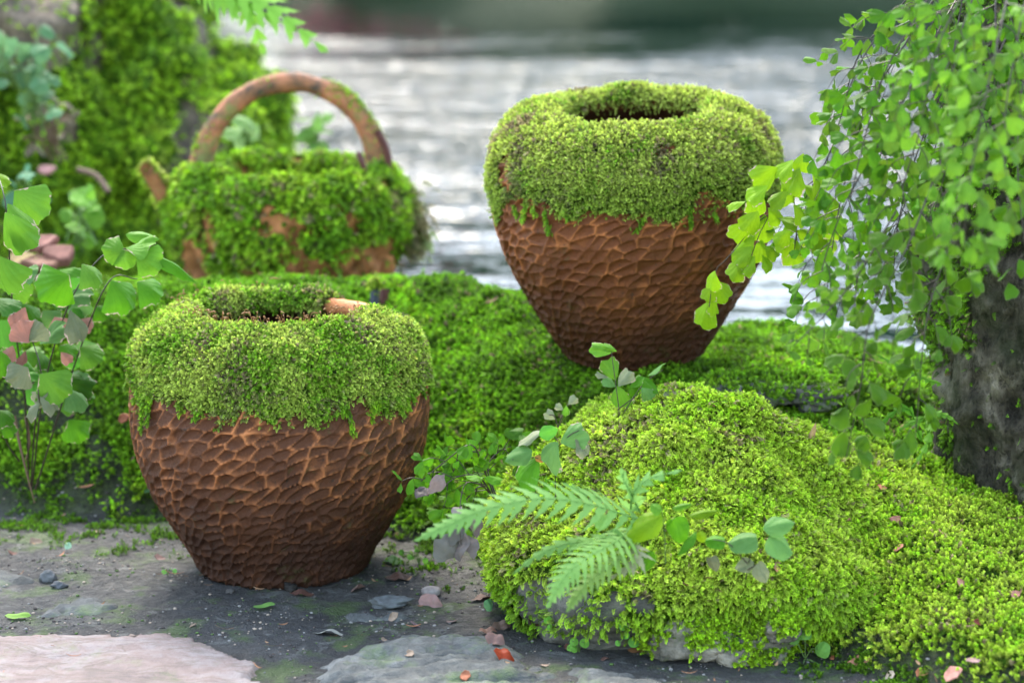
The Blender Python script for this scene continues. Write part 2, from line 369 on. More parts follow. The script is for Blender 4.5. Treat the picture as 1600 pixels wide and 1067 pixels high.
def shoots(P, N, size, tint, kinds, lean=(0, 0, 0), spread=.45, flip=True):
    n = len(P); D = N + np.asarray(lean) + rng.normal(size=(n, 3)) * spread
    D /= np.linalg.norm(D, axis=1)[:, None]
    ref = N * .2 + np.array([0, 0, -1.0]) + rng.normal(size=(n, 3)) * .7
    X = ref - D * (ref * D).sum(1)[:, None]; X /= np.maximum(np.linalg.norm(X, axis=1), 1e-6)[:, None]; Yv = np.cross(D, X)
    ry = np.arcsin(np.clip(-X[:, 2], -1, 1)); rx = np.arctan2(Yv[:, 2], D[:, 2]); rz = np.arctan2(X[:, 1], X[:, 0])
    return dict(P=P, rot=np.stack([rx, ry, rz], 1), sc=np.broadcast_to(size, n) * (.7 + .6 * rnd(n)), tint=tint, shoot=rng.choice(kinds, n))
def moss_obj(name, sh, parent=None, under=None, label=None, cat=None):
    """sh: list of shoot dicts; under: (V, F, tint) felt of moss beneath them"""
    P = np.concatenate([s['P'] for s in sh]); rot = np.concatenate([s['rot'] for s in sh]); sc = np.concatenate([s['sc'] for s in sh])
    tint = np.concatenate([s['tint'] for s in sh]); ki = np.concatenate([s['shoot'] for s in sh]); n = len(P)
    if under is None: uV = np.zeros((0, 3)); uF = np.zeros((0, 4), int); uT = np.zeros((0, 3))
    else: uV, uF, uT = under
    m = len(uV); z = np.zeros
    base = wloc(parent) if parent is not None else np.zeros(3)
    me = me_new(name, np.concatenate([uV, P]) - base, uF, True, {
        'pt': ('FLOAT', np.concatenate([z(m), np.ones(n)])), 'rot': ('FLOAT_VECTOR', np.concatenate([z((m, 3)), rot])),
        'sc': ('FLOAT', np.concatenate([z(m), sc])), 'tint': ('FLOAT_COLOR', np.concatenate([uT, tint])), 'shoot': ('INT', np.concatenate([z(m), ki]))})
    o = obj(name, me, M['moss_mat'], parent, 'stuff', label, cat)
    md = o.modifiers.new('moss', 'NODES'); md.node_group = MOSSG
    return o
def keep_faces(V, F, keep):
    """faces whose corners are all kept, compacted"""
    f = F[keep[F].all(1)]; used = np.zeros(len(V), bool); used[f.ravel()] = True; mp = np.cumsum(used) - 1
    return used, mp[f]
BRIGHT = np.array([.365, .485, .050]); GREEN = np.array([.155, .335, .012]); DEEP = np.array([.075, .165, .007]); LIME = np.array([.28, .465, .018])
PALEM = np.array([.385, .47, .085]); TAN = np.array([.34, .29, .15]); BROWN = np.array([.13, .095, .05])
def tints(P, cols, fr=14, seed=0, jit=.30, tan=.0, tanf=20):
    """patches of the listed colours by noise, jittered shoot by shoot"""
    n = len(P); a = fbm(P, fr, 3, seed) * .85 + rng.normal(size=n) * .30; k = len(cols) - 1
    t = np.clip((a + 1) / 2 * k, 0, k - 1e-6); i = t.astype(int); f = (t - i)[:, None]; C = np.asarray(cols)
    c = C[i] * (1 - f) + C[i + 1] * f
    if tan:
        q = sstep(.25, .7, fbm(P, tanf, 3, seed + 9)) * .75 + .06; b = rnd(n) < q * tan
        c[b] = TAN + (BROWN - TAN) * rnd(b.sum())[:, None]
    return np.clip(c * (1 + rng.normal(size=(n, 1)) * jit), .005, .8)

# ------------------------------------------------------------------ ground and bank
def lerp(x, xs, ys): return np.interp(x, xs, ys)
KX = [-1.6, -.55, -.29, -.1, .05, .17, .30, .45, .6, .8, 1.6]
def H(x, y, detail=True):
    x = np.asarray(x, float); y = np.asarray(y, float); P = np.stack([x, y, np.zeros_like(x)], -1)
    wob = fbm(P, 4.5, 3, 3) * .035
    yf = lerp(x, KX, [3.04, 3.06, 3.04, 2.95, 2.84, 2.74, 2.60, 2.36, 2.22, 2.10, 2.0]) + wob * (x < .4)
    yc = lerp(x, KX, [3.28, 3.30, 3.34, 3.38, 3.22, 3.02, 2.95, 2.97, 3.0, 3.0, 3.0]) + wob * .5
    hc = lerp(x, KX, [.25, .25, .25, .252, .235, .215, .175, .168, .125, .07, .06])
    s = np.clip((y - yf) / (yc - yf), 0, 1)
    prof = np.where(x < .1, sstep(0, 1, s) * .55 + .45 * s ** .7, s ** .56)
    z = hc * prof
    z = z + .03 * sstep(.24, .32, x) * sstep(2.955, 2.975, y + fbm(P, 9, 2, 8) * .012)          # step of the ledge
    # hollow behind the mound where the basket stands
    hol = sstep(-.05, -.22, x) * sstep(3.40, 3.55, y); z = z * (1 - hol) + hol * .10
    # far edge, down into the water
    ye = lerp(x, [-1.6, -.9, -.45, -.2, -.12, -.04, .1, .6, 1.6], [5.2, 5.0, 4.5, 3.98, 3.6, 3.48, 3.42, 3.40, 3.4]) + fbm(P, 7, 2, 12) * .03
    z = z - .75 * sstep(0, .45, y - ye) - .04 * sstep(-.12, .0, y - ye)
    if detail:
        m = sstep(-.02, .08, y - yf)
        z = z + m * (fbm(P, 11, 3, 21) * .013 + fbm(P, 34, 2, 25) * .0045) + (1 - m) * (fbm(P, 8, 4, 31) * .0035 + np.maximum(fbm(P, 30, 3, 35), 0) * .0022)
    return z, (y - yf)
nx, ny = 300, 340
gx = np.linspace(-1.5, 1.35, nx); gy = np.concatenate([np.linspace(1.9, 3.5, 250), np.linspace(3.5, 5.6, ny - 250 + 1)[1:]])
GX, GY = np.meshgrid(gx, gy, indexing='ij'); GZ, GS = H(GX, GY)
TV = np.stack([GX, GY, GZ], -1).reshape(-1, 3); TF = grid(nx, ny); TN = vnorm(TV, TF); TS = GS.ravel()
soil = sstep(-.05, .05, TS + fbm(TV, 16, 3, 41) * .06)
obj('ground', me_new('ground', TV, TF, True, {'soil': ('FLOAT', soil)}), M['ground'], None, 'structure', 'grey trodden earth rising to a mossy bank at the waterside')
# land behind and beside the viewer
q = np.array([[-60, -60, -.03], [60, -60, -.03], [60, 2.0, -.03], [-60, 2.0, -.03], [-60, 2.0, -.03], [-1.4, 2.0, -.03], [-1.4, 5.3, -.2], [-60, 5.3, -.2], [1.25, 2.0, -.03], [60, 2.0, -.03], [60, 3.4, -.2], [1.25, 3.4, -.2]], float)
obj('terrain', me_new('terrain', q, np.array([[0, 1, 2, 3], [4, 5, 6, 7], [8, 9, 10, 11]]), False, {'soil': ('FLOAT', np.zeros(12))}), M['ground'], None, 'structure', 'plain earth around the pots')

# stone slabs set in the ground: height sheets whose rims dive under the soil
def poly_sd(x, y, poly):
    p = np.asarray(poly, float); d = np.full(x.shape, 1e9); ins = np.zeros(x.shape, bool)
    for i in range(len(p)):
        a, b = p[i], p[(i + 1) % len(p)]; e = b - a
        t = np.clip(((x - a[0]) * e[0] + (y - a[1]) * e[1]) / (e @ e), 0, 1)
        d = np.minimum(d, np.hypot(x - a[0] - e[0] * t, y - a[1] - e[1] * t))
        c = ((a[1] > y) != (b[1] > y)) & (x < (b[0] - a[0]) * (y - a[1]) / (b[1] - a[1] + 1e-12) + a[0]); ins ^= c
    return np.where(ins, d, -d)
SLABS = []
def slab(name, poly, top, mat, label, rough, seed, step=.0055, ridge=0, edge=.022, cat='paving stone'):
    p = np.asarray(poly); x0, y0 = p.min(0) - .04; x1, y1 = p.max(0) + .04
    a = np.arange(x0, x1, step); b = np.arange(y0, y1, step); X, Y = np.meshgrid(a, b, indexing='ij')
    P = np.stack([X, Y, np.full_like(X, seed * 3.1)], -1); s = poly_sd(X, Y, p) + fbm(P, 11, 5, seed, .65) * .020
    z = -.02 + (top + .02) * sstep(-.004, edge, s) + fbm(P, 13, 4, seed + 3) * rough * sstep(0, .03, s)
    if ridge:
        rr = fbm(np.stack([X * 9 + Y * 4, Y * 34 - X * 10, X * 0 + seed], -1), 1, 4, seed + 7); z = z + ridge * (.5 - np.abs(rr)) * sstep(0, .03, s)
    V = np.stack([X, Y, z], -1).reshape(-1, 3); F = grid(len(a), len(b)); keep = (s > -.012).ravel(); u, F = keep_faces(V, F, keep); V = V[u]
    SLABS.append((V, F)); c = np.array([p[:, 0].mean(), p[:, 1].mean(), 0])
    return solo(name, V, F, mat, label, cat, c, kind='structure')
slab('flagstone', [(-1.0, 2.585), (-.62, 2.575), (-.43, 2.585), (-.335, 2.55), (-.275, 2.485), (-.25, 2.425), (-.235, 2.3), (-.3, 2.05), (-1.0, 2.05)], .007, M['pink_stone'], 'smooth pale pink flagstone at the lower left', .0045, 5, edge=.010)
slab('flagstone', [(-.235, 2.46), (-.2, 2.53), (-.12, 2.585), (-.02, 2.60), (.03, 2.56), (.06, 2.48), (.09, 2.38), (.0, 2.2), (-.22, 2.2)], .006, M['grey_stone'], 'grey ridged flagstone in front of the red and orange fallen leaf', .006, 6, ridge=.016, edge=.07)
slab('flagstone', [(.02, 2.50), (.08, 2.515), (.15, 2.47), (.24, 2.40), (.26, 2.2), (.08, 2.2)], .004, M['grey_stone'], 'grey flagstone at the foot of the mossy boulder', .004, 7, ridge=.010, edge=.06)
slab('flagstone', [(-.80, 2.83), (-.62, 2.86), (-.54, 2.79), (-.60, 2.70), (-.80, 2.69)], .006, M['grey_stone'], 'low grey flagstone at the left edge behind the pink one', .004, 8, ridge=.008, edge=.05)
slab('flagstone', [(-.57, 2.72), (-.50, 2.735), (-.42, 2.69), (-.44, 2.64), (-.56, 2.63)], .005, M['grey_stone'], 'small worn grey stone flush with the soil before the front pot', .003, 9, ridge=.007, edge=.04)
slab('flagstone', [(-.20, 2.66), (-.13, 2.665), (-.10, 2.64), (-.14, 2.615), (-.2, 2.62)], .006, M['grey_stone'], 'small grey stone flush with the soil right of the front pot foot', .002, 10)

# ------------------------------------------------------------------ centre boulder
def boulder():
    nu, nv = 260, 150; ph = np.arange(nu) / nu * 2 * math.pi; al = np.linspace(.0, 1, nv) ** .9 * math.radians(118)
    PH, AL = np.meshgrid(ph, al, indexing='ij'); sg = lambda v, p: np.sign(v) * np.abs(v) ** p
    rx = np.where(np.cos(PH) > 0, .42, .235); ry = np.where(np.sin(PH) > 0, .22, .25)
    g = sg(np.sin(AL), .95); h = sg(np.cos(AL), 1.12)
    x = rx * sg(np.cos(PH), .95) * g; y = ry * sg(np.sin(PH), .95) * g; z = .214 * h
    z = np.where(z > 0, z * (1 - .50 * sstep(.0, .40, x) - .10 * sstep(-.05, -.2, x) - .18 * sstep(0, -.22, y)), z * .5)
    # undercut foot at the front left
    uc = sstep(.06, -.02, z) * sstep(-.05, -.12, y); y = y + uc * .045; x = x + sstep(.06, -.02, z) * sstep(-.1, -.2, x) * .03
    P = np.stack([x + .195, y + 2.735, z + .015], -1)
    V = P.reshape(-1, 3); F = grid(nu, nv, True); N = vnorm(V, F); 
    if N[0, 2] < 0: F = F[:, ::-1]; N = -N
    d = fbm(V, 6, 3, 60) * .024 + fbm(V, 20, 3, 64) * .010
    hole = np.array(at(893, 735, 2.66)); d = d - .022 * np.exp(-((V - hole) ** 2).sum(1) / .03 ** 2)
    V = V + N * d[:, None]; return V, F, vnorm(V, F)
BV, BF, BN = boulder()
bo = thing('boulder', 'broad boulder covered in yellow-green moss in front of the right pot', 'boulder', (.195, 2.735, 0))
part('rock', BV, BF, M['pale_rock'], bo)
bare = at(1115, 985, 2.53); bare2 = at(875, 925, 2.58); d2 = lambda c, a, b: ((BV[:, 0] - c[0]) / a) ** 2 + ((BV[:, 2] - c[2]) / b) ** 2 + (BV[:, 1] > 2.68) * 50
bm = sstep(.005, .05, BV[:, 2] + fbm(BV, 20, 3, 70) * .03) * (1 - .97 * np.exp(-d2(bare, .085, .035))) * (1 - .93 * np.exp(-d2(bare2, .085, .040)))
bm = bm * (1 - .6 * sstep(.45, .75, fbm(BV, 15, 2, 77)))
BB = BV + BN * (.004 + .004 * fbm(BV, 60, 2, 73))[:, None]
u, uf = keep_faces(BV, BF, bm > .3); P, N = sample(BB, BF, BN, bm ** 1.3, 76000)
up = sstep(-.1, .8, N[:, 2])
tb = tints(P, [GREEN, LIME, BRIGHT, BRIGHT * 1.1], 13, 80, tan=.5, tanf=16)
rgt = sstep(.26, .42, P[:, 0])[:, None]; tb = tb * (1 - rgt) + tints(P, [GREEN, LIME * .95, BRIGHT * .9, BRIGHT], 12, 57, tan=.3) * rgt
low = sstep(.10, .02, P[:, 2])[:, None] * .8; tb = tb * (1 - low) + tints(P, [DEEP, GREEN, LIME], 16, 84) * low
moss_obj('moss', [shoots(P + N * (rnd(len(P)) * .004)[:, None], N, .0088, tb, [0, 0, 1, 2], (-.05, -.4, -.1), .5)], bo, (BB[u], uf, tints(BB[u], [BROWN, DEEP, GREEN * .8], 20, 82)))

for k, (px, py, Y, sx, sy, sz, sd_) in enumerate([(1085, 985, 2.525, .050, .045, .032, 651), (1170, 1008, 2.515, .050, .04, .022, 652), (1222, 975, 2.50, .022, .03, .016, 655)]):
    nu, nv = 64, 40; ph = np.arange(nu) / nu * 2 * math.pi; al = np.linspace(0, math.pi, nv); PH, AL = np.meshgrid(ph, al, indexing='ij'); sg = lambda v, q: np.sign(v) * np.abs(v) ** q
    U = np.stack([sg(np.cos(PH), .7) * sg(np.sin(AL), .7), sg(np.sin(PH), .7) * sg(np.sin(AL), .7), sg(np.cos(AL), .7)], -1).reshape(-1, 3)
    LV = U * (1 + fbm(U + sd_, 1.1, 4, sd_ % 50, .6) * .22 - np.abs(fbm(U + sd_, 2.2, 3, sd_ % 47)) * .10)[:, None] * np.array([sx, sy, sz]) + at(px, py, Y); LF = grid(nu, nv, True)[:, ::-1]; part('ledge', LV, LF, M['ledge_rock'], bo)
    LN = vnorm(LV, LF); lw = sstep(-.1, .35, fbm(LV, 30, 3, 660) + .35 * LN[:, 2]); P, N = sample(LV, LF, LN, lw, 1500); moss_obj('moss', [shoots(P, N, .008, tints(P, [GREEN, LIME, LIME], 20, 661), [0, 2, 3], (0, -.2, 0), .6)], bo)

# ------------------------------------------------------------------ pots
def cells(U, Vv, nU, dv, cw, shear, seed, jit=.33, rows=40, an=.5, sa=.74, sb=1.28):
    """scooped scales: distance to borders of a jittered brick lattice. U in 0..1 around, Vv metres up"""
    r = np.random.default_rng(seed); JU = (r.random((rows, nU)) - .5) * 2 * jit; JV = (r.random((rows, nU)) - .5) * 2 * jit; R = r.random((rows, nU))
    u = (U + shear * Vv) * nU; v = Vv / dv + 4; j0 = np.floor(v).astype(int)
    F1 = np.full(u.shape, 1e9); F2 = F1.copy(); ID = np.zeros(u.shape); OV = np.zeros(u.shape)
    for dj in (-1, 0, 1, 2):
        j = j0 + dj; off = 0.
        i0 = np.floor(u - off).astype(int)
        for di in (-1, 0, 1, 2):
            i = i0 + di; a = i % nU; b = j % rows
            du = (u - (i + off + JU[b, a])) * cw; dvv = (v - (j + JV[b, a])) * dv
            d = np.hypot((du * math.cos(an) + dvv * math.sin(an)) * sa, (dvv * math.cos(an) - du * math.sin(an)) * sb); n1 = d < F1
            F2 = np.where(n1, F1, np.minimum(F2, d)); ID = np.where(n1, R[b, a], ID); OV = np.where(n1, dvv, OV); F1 = np.where(n1, d, F1)
    return F2 - F1, ID, OV
def make_pot(label, base, prof, mat, nU, dv, shear, seed, zmoss, gaps, tilt, moss_cols, tan, n_moss, theta0, bare_rim=None, band=.03, fwd=0, an=.5, sa=.74, sb=1.28):
    base = np.asarray(base, float); t = thing('clay_pot', label, 'pot', base, 'round clay pots with a scaly pattern')
    nu = 600; pr = np.asarray(prof, float); sp = spline(pr, 900)
    s = np.concatenate([[0], np.cumsum(np.linalg.norm(np.diff(sp, axis=0), axis=1))])
    top = np.argmax(sp[:, 1]); Stop = s[top]
    ss = np.concatenate([np.linspace(0, Stop, 230), np.linspace(Stop, s[-1], 60)[1:]])
    r = np.interp(ss, s, sp[:, 0]); z = np.interp(ss, s, sp[:, 1]); nv = len(ss)
    th = np.arange(nu) / nu * 2 * math.pi
    TH, R0 = np.meshgrid(th, r, indexing='ij'); Z0 = np.broadcast_to(z, TH.shape); S0 = np.broadcast_to(ss, TH.shape)
    P = np.stack([R0 * np.cos(TH), R0 * np.sin(TH), Z0], -1)
    wp = fbm(P, 13, 2, seed) * .10 / nU * 4; wv = fbm(P, 13, 2, seed + 3) * .0035
    e, idc, ov = cells(TH / (2 * math.pi) + wp, S0 + wv, nU, dv, 1.06 / nU, shear, seed, an=an, sa=sa, sb=sb)
    pv = P.reshape(-1, 3); F = grid(nu, nv, True)
    er = np.clip(pn(P, 21, seed + 6) * .7 + .95, .45, 1.3); dish = .62 * sstep(0, .0042, e) + .38 * sstep(0, .0135, e); depth = .0052 * (.5 + .8 * idc) * er
    outer = sstep(band - .004, band + .006, S0) * sstep(Stop, Stop - .02, S0)
    h = (-depth * dish - ov * .10 * dish + .0006) * outer + fbm(P, 90, 3, seed + 8, .6) * .0006 + fbm(P, 6, 2, seed + 10) * .0022
    groove = np.exp(-((S0 - band * .72) / .0016) ** 2) * .0012; h = h - groove
    N = vnorm(pv, F)
    if (N * pv)[nv // 3::nv, :2].sum() < 0: F = F[:, ::-1]; N = -N
    V = pv + N * h.reshape(-1)[:, None]
    rot = np.array(Matrix.Rotation(fwd, 3, 'X') @ Matrix.Rotation(tilt, 3, 'Y')); V = V @ rot.T; 
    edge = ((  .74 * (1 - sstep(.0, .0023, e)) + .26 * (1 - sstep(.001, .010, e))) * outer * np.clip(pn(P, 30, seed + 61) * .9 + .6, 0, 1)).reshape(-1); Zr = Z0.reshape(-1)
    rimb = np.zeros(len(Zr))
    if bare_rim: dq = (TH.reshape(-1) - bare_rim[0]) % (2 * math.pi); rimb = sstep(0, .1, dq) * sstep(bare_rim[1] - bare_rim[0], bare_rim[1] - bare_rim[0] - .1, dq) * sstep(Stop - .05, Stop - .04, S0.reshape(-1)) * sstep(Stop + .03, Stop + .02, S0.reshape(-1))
    edge = np.maximum(edge, rimb * 1.3); damp_shade = np.clip(1.12 - Zr / .20, 0, 1) * 1.05 + sstep(Stop + .015, Stop + .04, S0).reshape(-1) * 1.4  # colour darkens the clay: damp plus shade towards the foot, shade inside the mouth
    part('body', V + base, F, mat, t, True, {'edge': ('FLOAT', edge * (.55 + .45 * sstep(.02, .2, Zr))), 'damp_shade': ('FLOAT', damp_shade)})
    # moss cap over shoulder and lip
    VN = vnorm(V, F); ang = TH.reshape(-1); zz = Zr; S = S0.reshape(-1)
    wob = fbm(np.stack([np.cos(ang) * .17, np.sin(ang) * .17, zz * .35], -1), 13, 3, seed + 20) * .024 + fbm(np.stack([np.cos(ang) * .17, np.sin(ang) * .17, zz * .2], -1), 45, 2, seed + 23) * .013
    m = sstep(-.012, .014, zz - zmoss + wob) * sstep(Stop + .026, Stop + .013, S)
    m = m * (1 - .85 * sstep(.55, .85, fbm(pv, 30, 2, seed + 27)))
    for (ga, gz, gr) in gaps:
        da = (ang - ga + math.pi) % (2 * math.pi) - math.pi; m = m * (1 - np.exp(-((da * .17) ** 2 + (zz - gz) ** 2) / (gr * 1.6) ** 2))
    if bare_rim:
        a0, a1 = bare_rim; da = (ang - a0) % (2 * math.pi); inr = sstep(0, .12, da) * sstep(a1 - a0, a1 - a0 - .12, da)
        m = m * (1 - inr * sstep(Stop - .046, Stop - .036, S))
    full = V + base
    thick = .0064 * m * (1 + .95 * fbm(pv, 17, 2, seed + 30) + .3 * pn(pv, 60, seed + 33)) * sstep(zmoss - .005, zmoss + .07, zz)
    MV = full + VN * np.maximum(thick, 0.0004)[:, None]; MN = vnorm(MV, F)
    MN = MN * .6 + VN * .4
    keep = (m > .45); uu, uf = keep_faces(MV, F, keep)
    # moss in the lower fringe hangs in strands
    Pm, Nm = sample(MV, F, MN, np.clip(m, 0, 1) ** 1.5, n_moss)
    Pm = Pm + Nm * (rnd(n_moss) ** 2 * .004)[:, None]
    lo = sstep(zmoss + .06, zmoss - .01, Pm[:, 2] - base[2])
    T = tints(Pm, moss_cols, 18, seed + 40, tan=tan, tanf=15)
    T = T * (1 - .35 * lo[:, None]) + GREEN * 1.15 * .35 * lo[:, None]
    sh = [shoots(Pm, Nm, .0064 - .0015 * lo, T, [0, 1, 2, 3], (0, 0, -.12), .70)]
    # strands
    for k in range(24):
        a = theta0 + rng.normal() * 1.3; zt = zmoss + .004 + rng.random() * .012; L = .010 + rng.random() ** 2 * .03; nn = int(L / .0013) + 3
        zs = zt - np.linspace(0, L, nn); aa = a + np.linspace(0, rng.normal() * .05, nn) + rng.normal(size=nn) * .004
        rr = np.interp(zs, sp[:top, 1], sp[:top, 0]) + .0015; C = np.stack([rr * np.cos(aa), rr * np.sin(aa), zs], 1) @ rot.T + base
        nr = np.stack([np.cos(aa), np.sin(aa), zs * 0 - .2], 1)
        C2 = np.repeat(C, 3, 0) + rng.normal(size=(nn * 3, 3)) * .0011; n2 = np.repeat(nr, 3, 0)
        sh.append(shoots(C2, n2, .0052, tints(C2, [DEEP, GREEN, LIME], 30, 91), [0, 1], (0, 0, -1.0), .5))
    moss_obj('moss', sh, t, (MV[uu], uf, tints(MV[uu], [BROWN * .6, DEEP * .8, GREEN * .6], 25, seed + 44)))
    return t, MV, m, S, Stop, ang, rot
PROF1 = [(.002, .012), (.05, .006), (.090, .000), (.101, .001), (.107, .010), (.113, .024), (.130, .052), (.154, .094), (.170, .136), (.1775, .165), (.181, .196), (.180, .228), (.1735, .260), (.160, .288), (.142, .306), (.127, .314), (.116, .315), (.109, .309), (.110, .298), (.125, .284), (.155, .24), (.15, .15), (.10, .02), (.002, .015)]
fp = at(442, 885, 2.85); FPOT = np.array([fp[0], 2.85, -.001])
F_ = lambda d: math.radians(d)
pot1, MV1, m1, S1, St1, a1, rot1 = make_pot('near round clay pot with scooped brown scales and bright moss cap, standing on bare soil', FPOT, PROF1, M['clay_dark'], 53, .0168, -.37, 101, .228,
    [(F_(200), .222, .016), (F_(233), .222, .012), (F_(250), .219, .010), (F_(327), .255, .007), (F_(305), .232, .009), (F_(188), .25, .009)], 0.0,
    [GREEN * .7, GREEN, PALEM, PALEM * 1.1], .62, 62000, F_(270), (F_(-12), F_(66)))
PROF2 = [(.002, .012), (.05, .006), (.084, .0), (.093, .001), (.097, .008), (.106, .021), (.130, .061), (.151, .101), (.169, .141), (.179, .175), (.183, .207), (.183, .236), (.176, .265), (.160, .291), (.138, .308), (.121, .315), (.109, .315), (.102, .309), (.104, .297), (.12, .282), (.155, .24), (.15, .15), (.09, .02), (.002, .015)]
RPOT = np.array([at(991, 545, 3.1)[0], 3.1, .219])
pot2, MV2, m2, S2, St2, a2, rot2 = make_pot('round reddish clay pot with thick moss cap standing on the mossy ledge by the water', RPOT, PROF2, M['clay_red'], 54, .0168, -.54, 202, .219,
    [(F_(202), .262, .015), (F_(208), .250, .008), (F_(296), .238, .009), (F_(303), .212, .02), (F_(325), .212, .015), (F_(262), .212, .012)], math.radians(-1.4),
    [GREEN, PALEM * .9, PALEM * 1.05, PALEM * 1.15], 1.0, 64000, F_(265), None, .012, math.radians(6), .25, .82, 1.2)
# spore stalks standing on the near pot's lip
def spore_stalks(parent, MV, m, S, Stop, ang, groups):
    parts = []
    for (a0, a1, ds, n, hgt) in groups:
        idx = np.where((m > .5) & (np.abs(S - Stop - ds) < .008) & (((ang - a0) % (2 * math.pi)) < (a1 - a0)))[0]
        for i in rng.choice(idx, n):
            p = MV[i]; L = hgt * (.6 + .8 * rng.random()); d = np.array([rng.normal() * .3, rng.normal() * .3, 1]); hk = rng.normal(size=3) * .25 * L; hk[2] = -.06 * L
            c = spline([p, p + d * L * .6, p + d * L * .97 + hk * .3, p + d * L * .93 + hk], 7); parts.append(tube(c, np.array([.00028] * 4 + [.00045, .0009, .0005]), 4))
    V, Fs = cat_mesh(parts); part('spore_stalks', V, Fs, M['spore'], parent, True, None, 'stuff')
spore_stalks(pot1, MV1, m1, S1, St1, a1, [(F_(215), F_(330), .004, 95, .015), (F_(100), F_(170), -.004, 36, .012)])
# debris caught on the near pot's moss

# ------------------------------------------------------------------ basket with arched handle
bc = at(452, 265, 3.7); BK = np.array([bc[0], 3.7, .102])
bt = thing('clay_basket', 'blurred round clay basket with arched handle, thick with moss, behind the near pot', 'basket', BK)
def basket():
    pr = np.array([(.002, .004), (.10, .0), (.124, .004), (.138, .04), (.155, .10), (.170, .16), (.176, .205), (.171, .24), (.157, .264), (.146, .272), (.138, .268), (.136, .25), (.15, .2), (.12, .03), (.002, .012)]); sp = spline(pr, 150)
    nu = 220; th = np.arange(nu) / nu * 2 * math.pi; TH, R = np.meshgrid(th, sp[:, 0], indexing='ij'); Z = np.broadcast_to(sp[:, 1], TH.shape)
    P = np.stack([R * np.cos(TH), R * np.sin(TH), Z], -1); V = P.reshape(-1, 3); F = grid(nu, 150, True); N = vnorm(V, F)
    if (N * V)[50::150, :2].sum() < 0: F = F[:, ::-1]; N = -N
    d = fbm(V, 42, 3, 300) * .008 + fbm(V, 12, 2, 303) * .004; V = V + N * d[:, None]; N = vnorm(V, F); z = Z.reshape(-1)
    part('body', V + BK, F, M['clay_pale'], bt, True, {'edge': ('FLOAT', np.clip(.5 + d * 60, 0, 1)), 'damp_shade': ('FLOAT', np.zeros(len(V)))})
    k = np.arange(len(V)) % 150; m = sstep(.125, .215, z + fbm(V, 12, 3, 310) * .06) * (k < 118) * (1 - .9 * sstep(.25, .55, fbm(V, 16, 3, 312)))
    MVv = V + N * (.010 * m * (1 + .6 * fbm(V, 24, 2, 315)))[:, None] + BK; u, uf = keep_faces(MVv, F, m > .4)
    Pm, Nm = sample(MVv, F, N, np.clip(m, 0, 1), 15000)
    T = tints(Pm, [DEEP * 1.4, GREEN, LIME, BRIGHT], 16, 320, tan=.55)
    sh = [shoots(Pm, Nm, .0105, T, [0, 1, 2], (0, 0, -.3), .6)]
    # shaggy clump hanging off the right flank
    c = at(640, 352, 3.68); Q = c + rng.normal(size=(900, 3)) * np.array([.012, .012, .022]); sh.append(shoots(Q, np.tile([1., -.3, 0], (900, 1)), .013, tints(Q, [GREEN, TAN * .7, TAN], 20, 325), [0, 1], (0, 0, -.8), .6))
    moss_obj('moss', sh, bt, (MVv[u], uf, tints(MVv[u], [BROWN, DEEP, GREEN * .7], 22, 322)))
    # handle
    a = np.linspace(-.03, math.pi + .03, 60); rx = .1365; hz = .148
    C = np.stack([np.cos(a) * rx, np.sin(a) * -.01 + np.cos(a) * .012, .262 + np.sin(a) * hz], 1) + BK; C[:, 2] += .006 * np.cos(a)
    Vh, Fh = tube(C, .0146 + .0016 * np.sin(a * 9) * .4 + np.abs(np.cos(a)) ** 6 * .003, 16); Vh = Vh + vnorm(Vh, Fh) * (fbm(Vh, 30, 3, 330) * .0016)[:, None]
    hd = part('handle', Vh, Fh, M['handle'], bt)
    wt = sstep(-.1, .6, vnorm(Vh, Fh)[:, 2]) * sstep(.1, .35, fbm(Vh, 14, 2, 333)); Ph, Nh = sample(Vh, Fh, vnorm(Vh, Fh), wt + .02, 520)
    moss_obj('moss', [shoots(Ph, Nh, .006, tints(Ph, [GREEN, LIME, TAN], 20, 334), [0, 2], (0, 0, 0), .6)], hd)
    # second thinner strand beside the right end and lug on the left
    Cs = spline([at(590, 205, 3.66), at(603, 232, 3.665), at(608, 262, 3.67), at(606, 290, 3.67)], 14); Vs, Fs = tube(Cs, .006, 8); part('brace', Vs, Fs, M['post_red'], bt)
    Cs = spline([at(560, 238, 3.62), at(566, 255, 3.62), at(574, 280, 3.63)], 10); Vs, Fs = tube(Cs, .005, 8); part('brace', Vs, Fs, M['post_red'], bt)
    Cs = spline([at(268, 318, 3.68), at(250, 293, 3.66), at(228, 262, 3.63)], 14); Vs, Fs = tube(Cs, np.linspace(.017, .010, 14), 10); Vs = np.vstack([Vs]); lug = part('lug', Vs, Fs, M['handle'], bt)
    Pl, Nl = sample(Vs, Fs, vnorm(Vs, Fs), sstep(-.3, .5, vnorm(Vs, Fs)[:, 2] - vnorm(Vs, Fs)[:, 0] * .2), 420); moss_obj('moss', [shoots(Pl, Nl, .009, tints(Pl, [GREEN, BRIGHT, TAN], 20, 340), [0, 2], (0, 0, 0), .6)], lug)
basket()
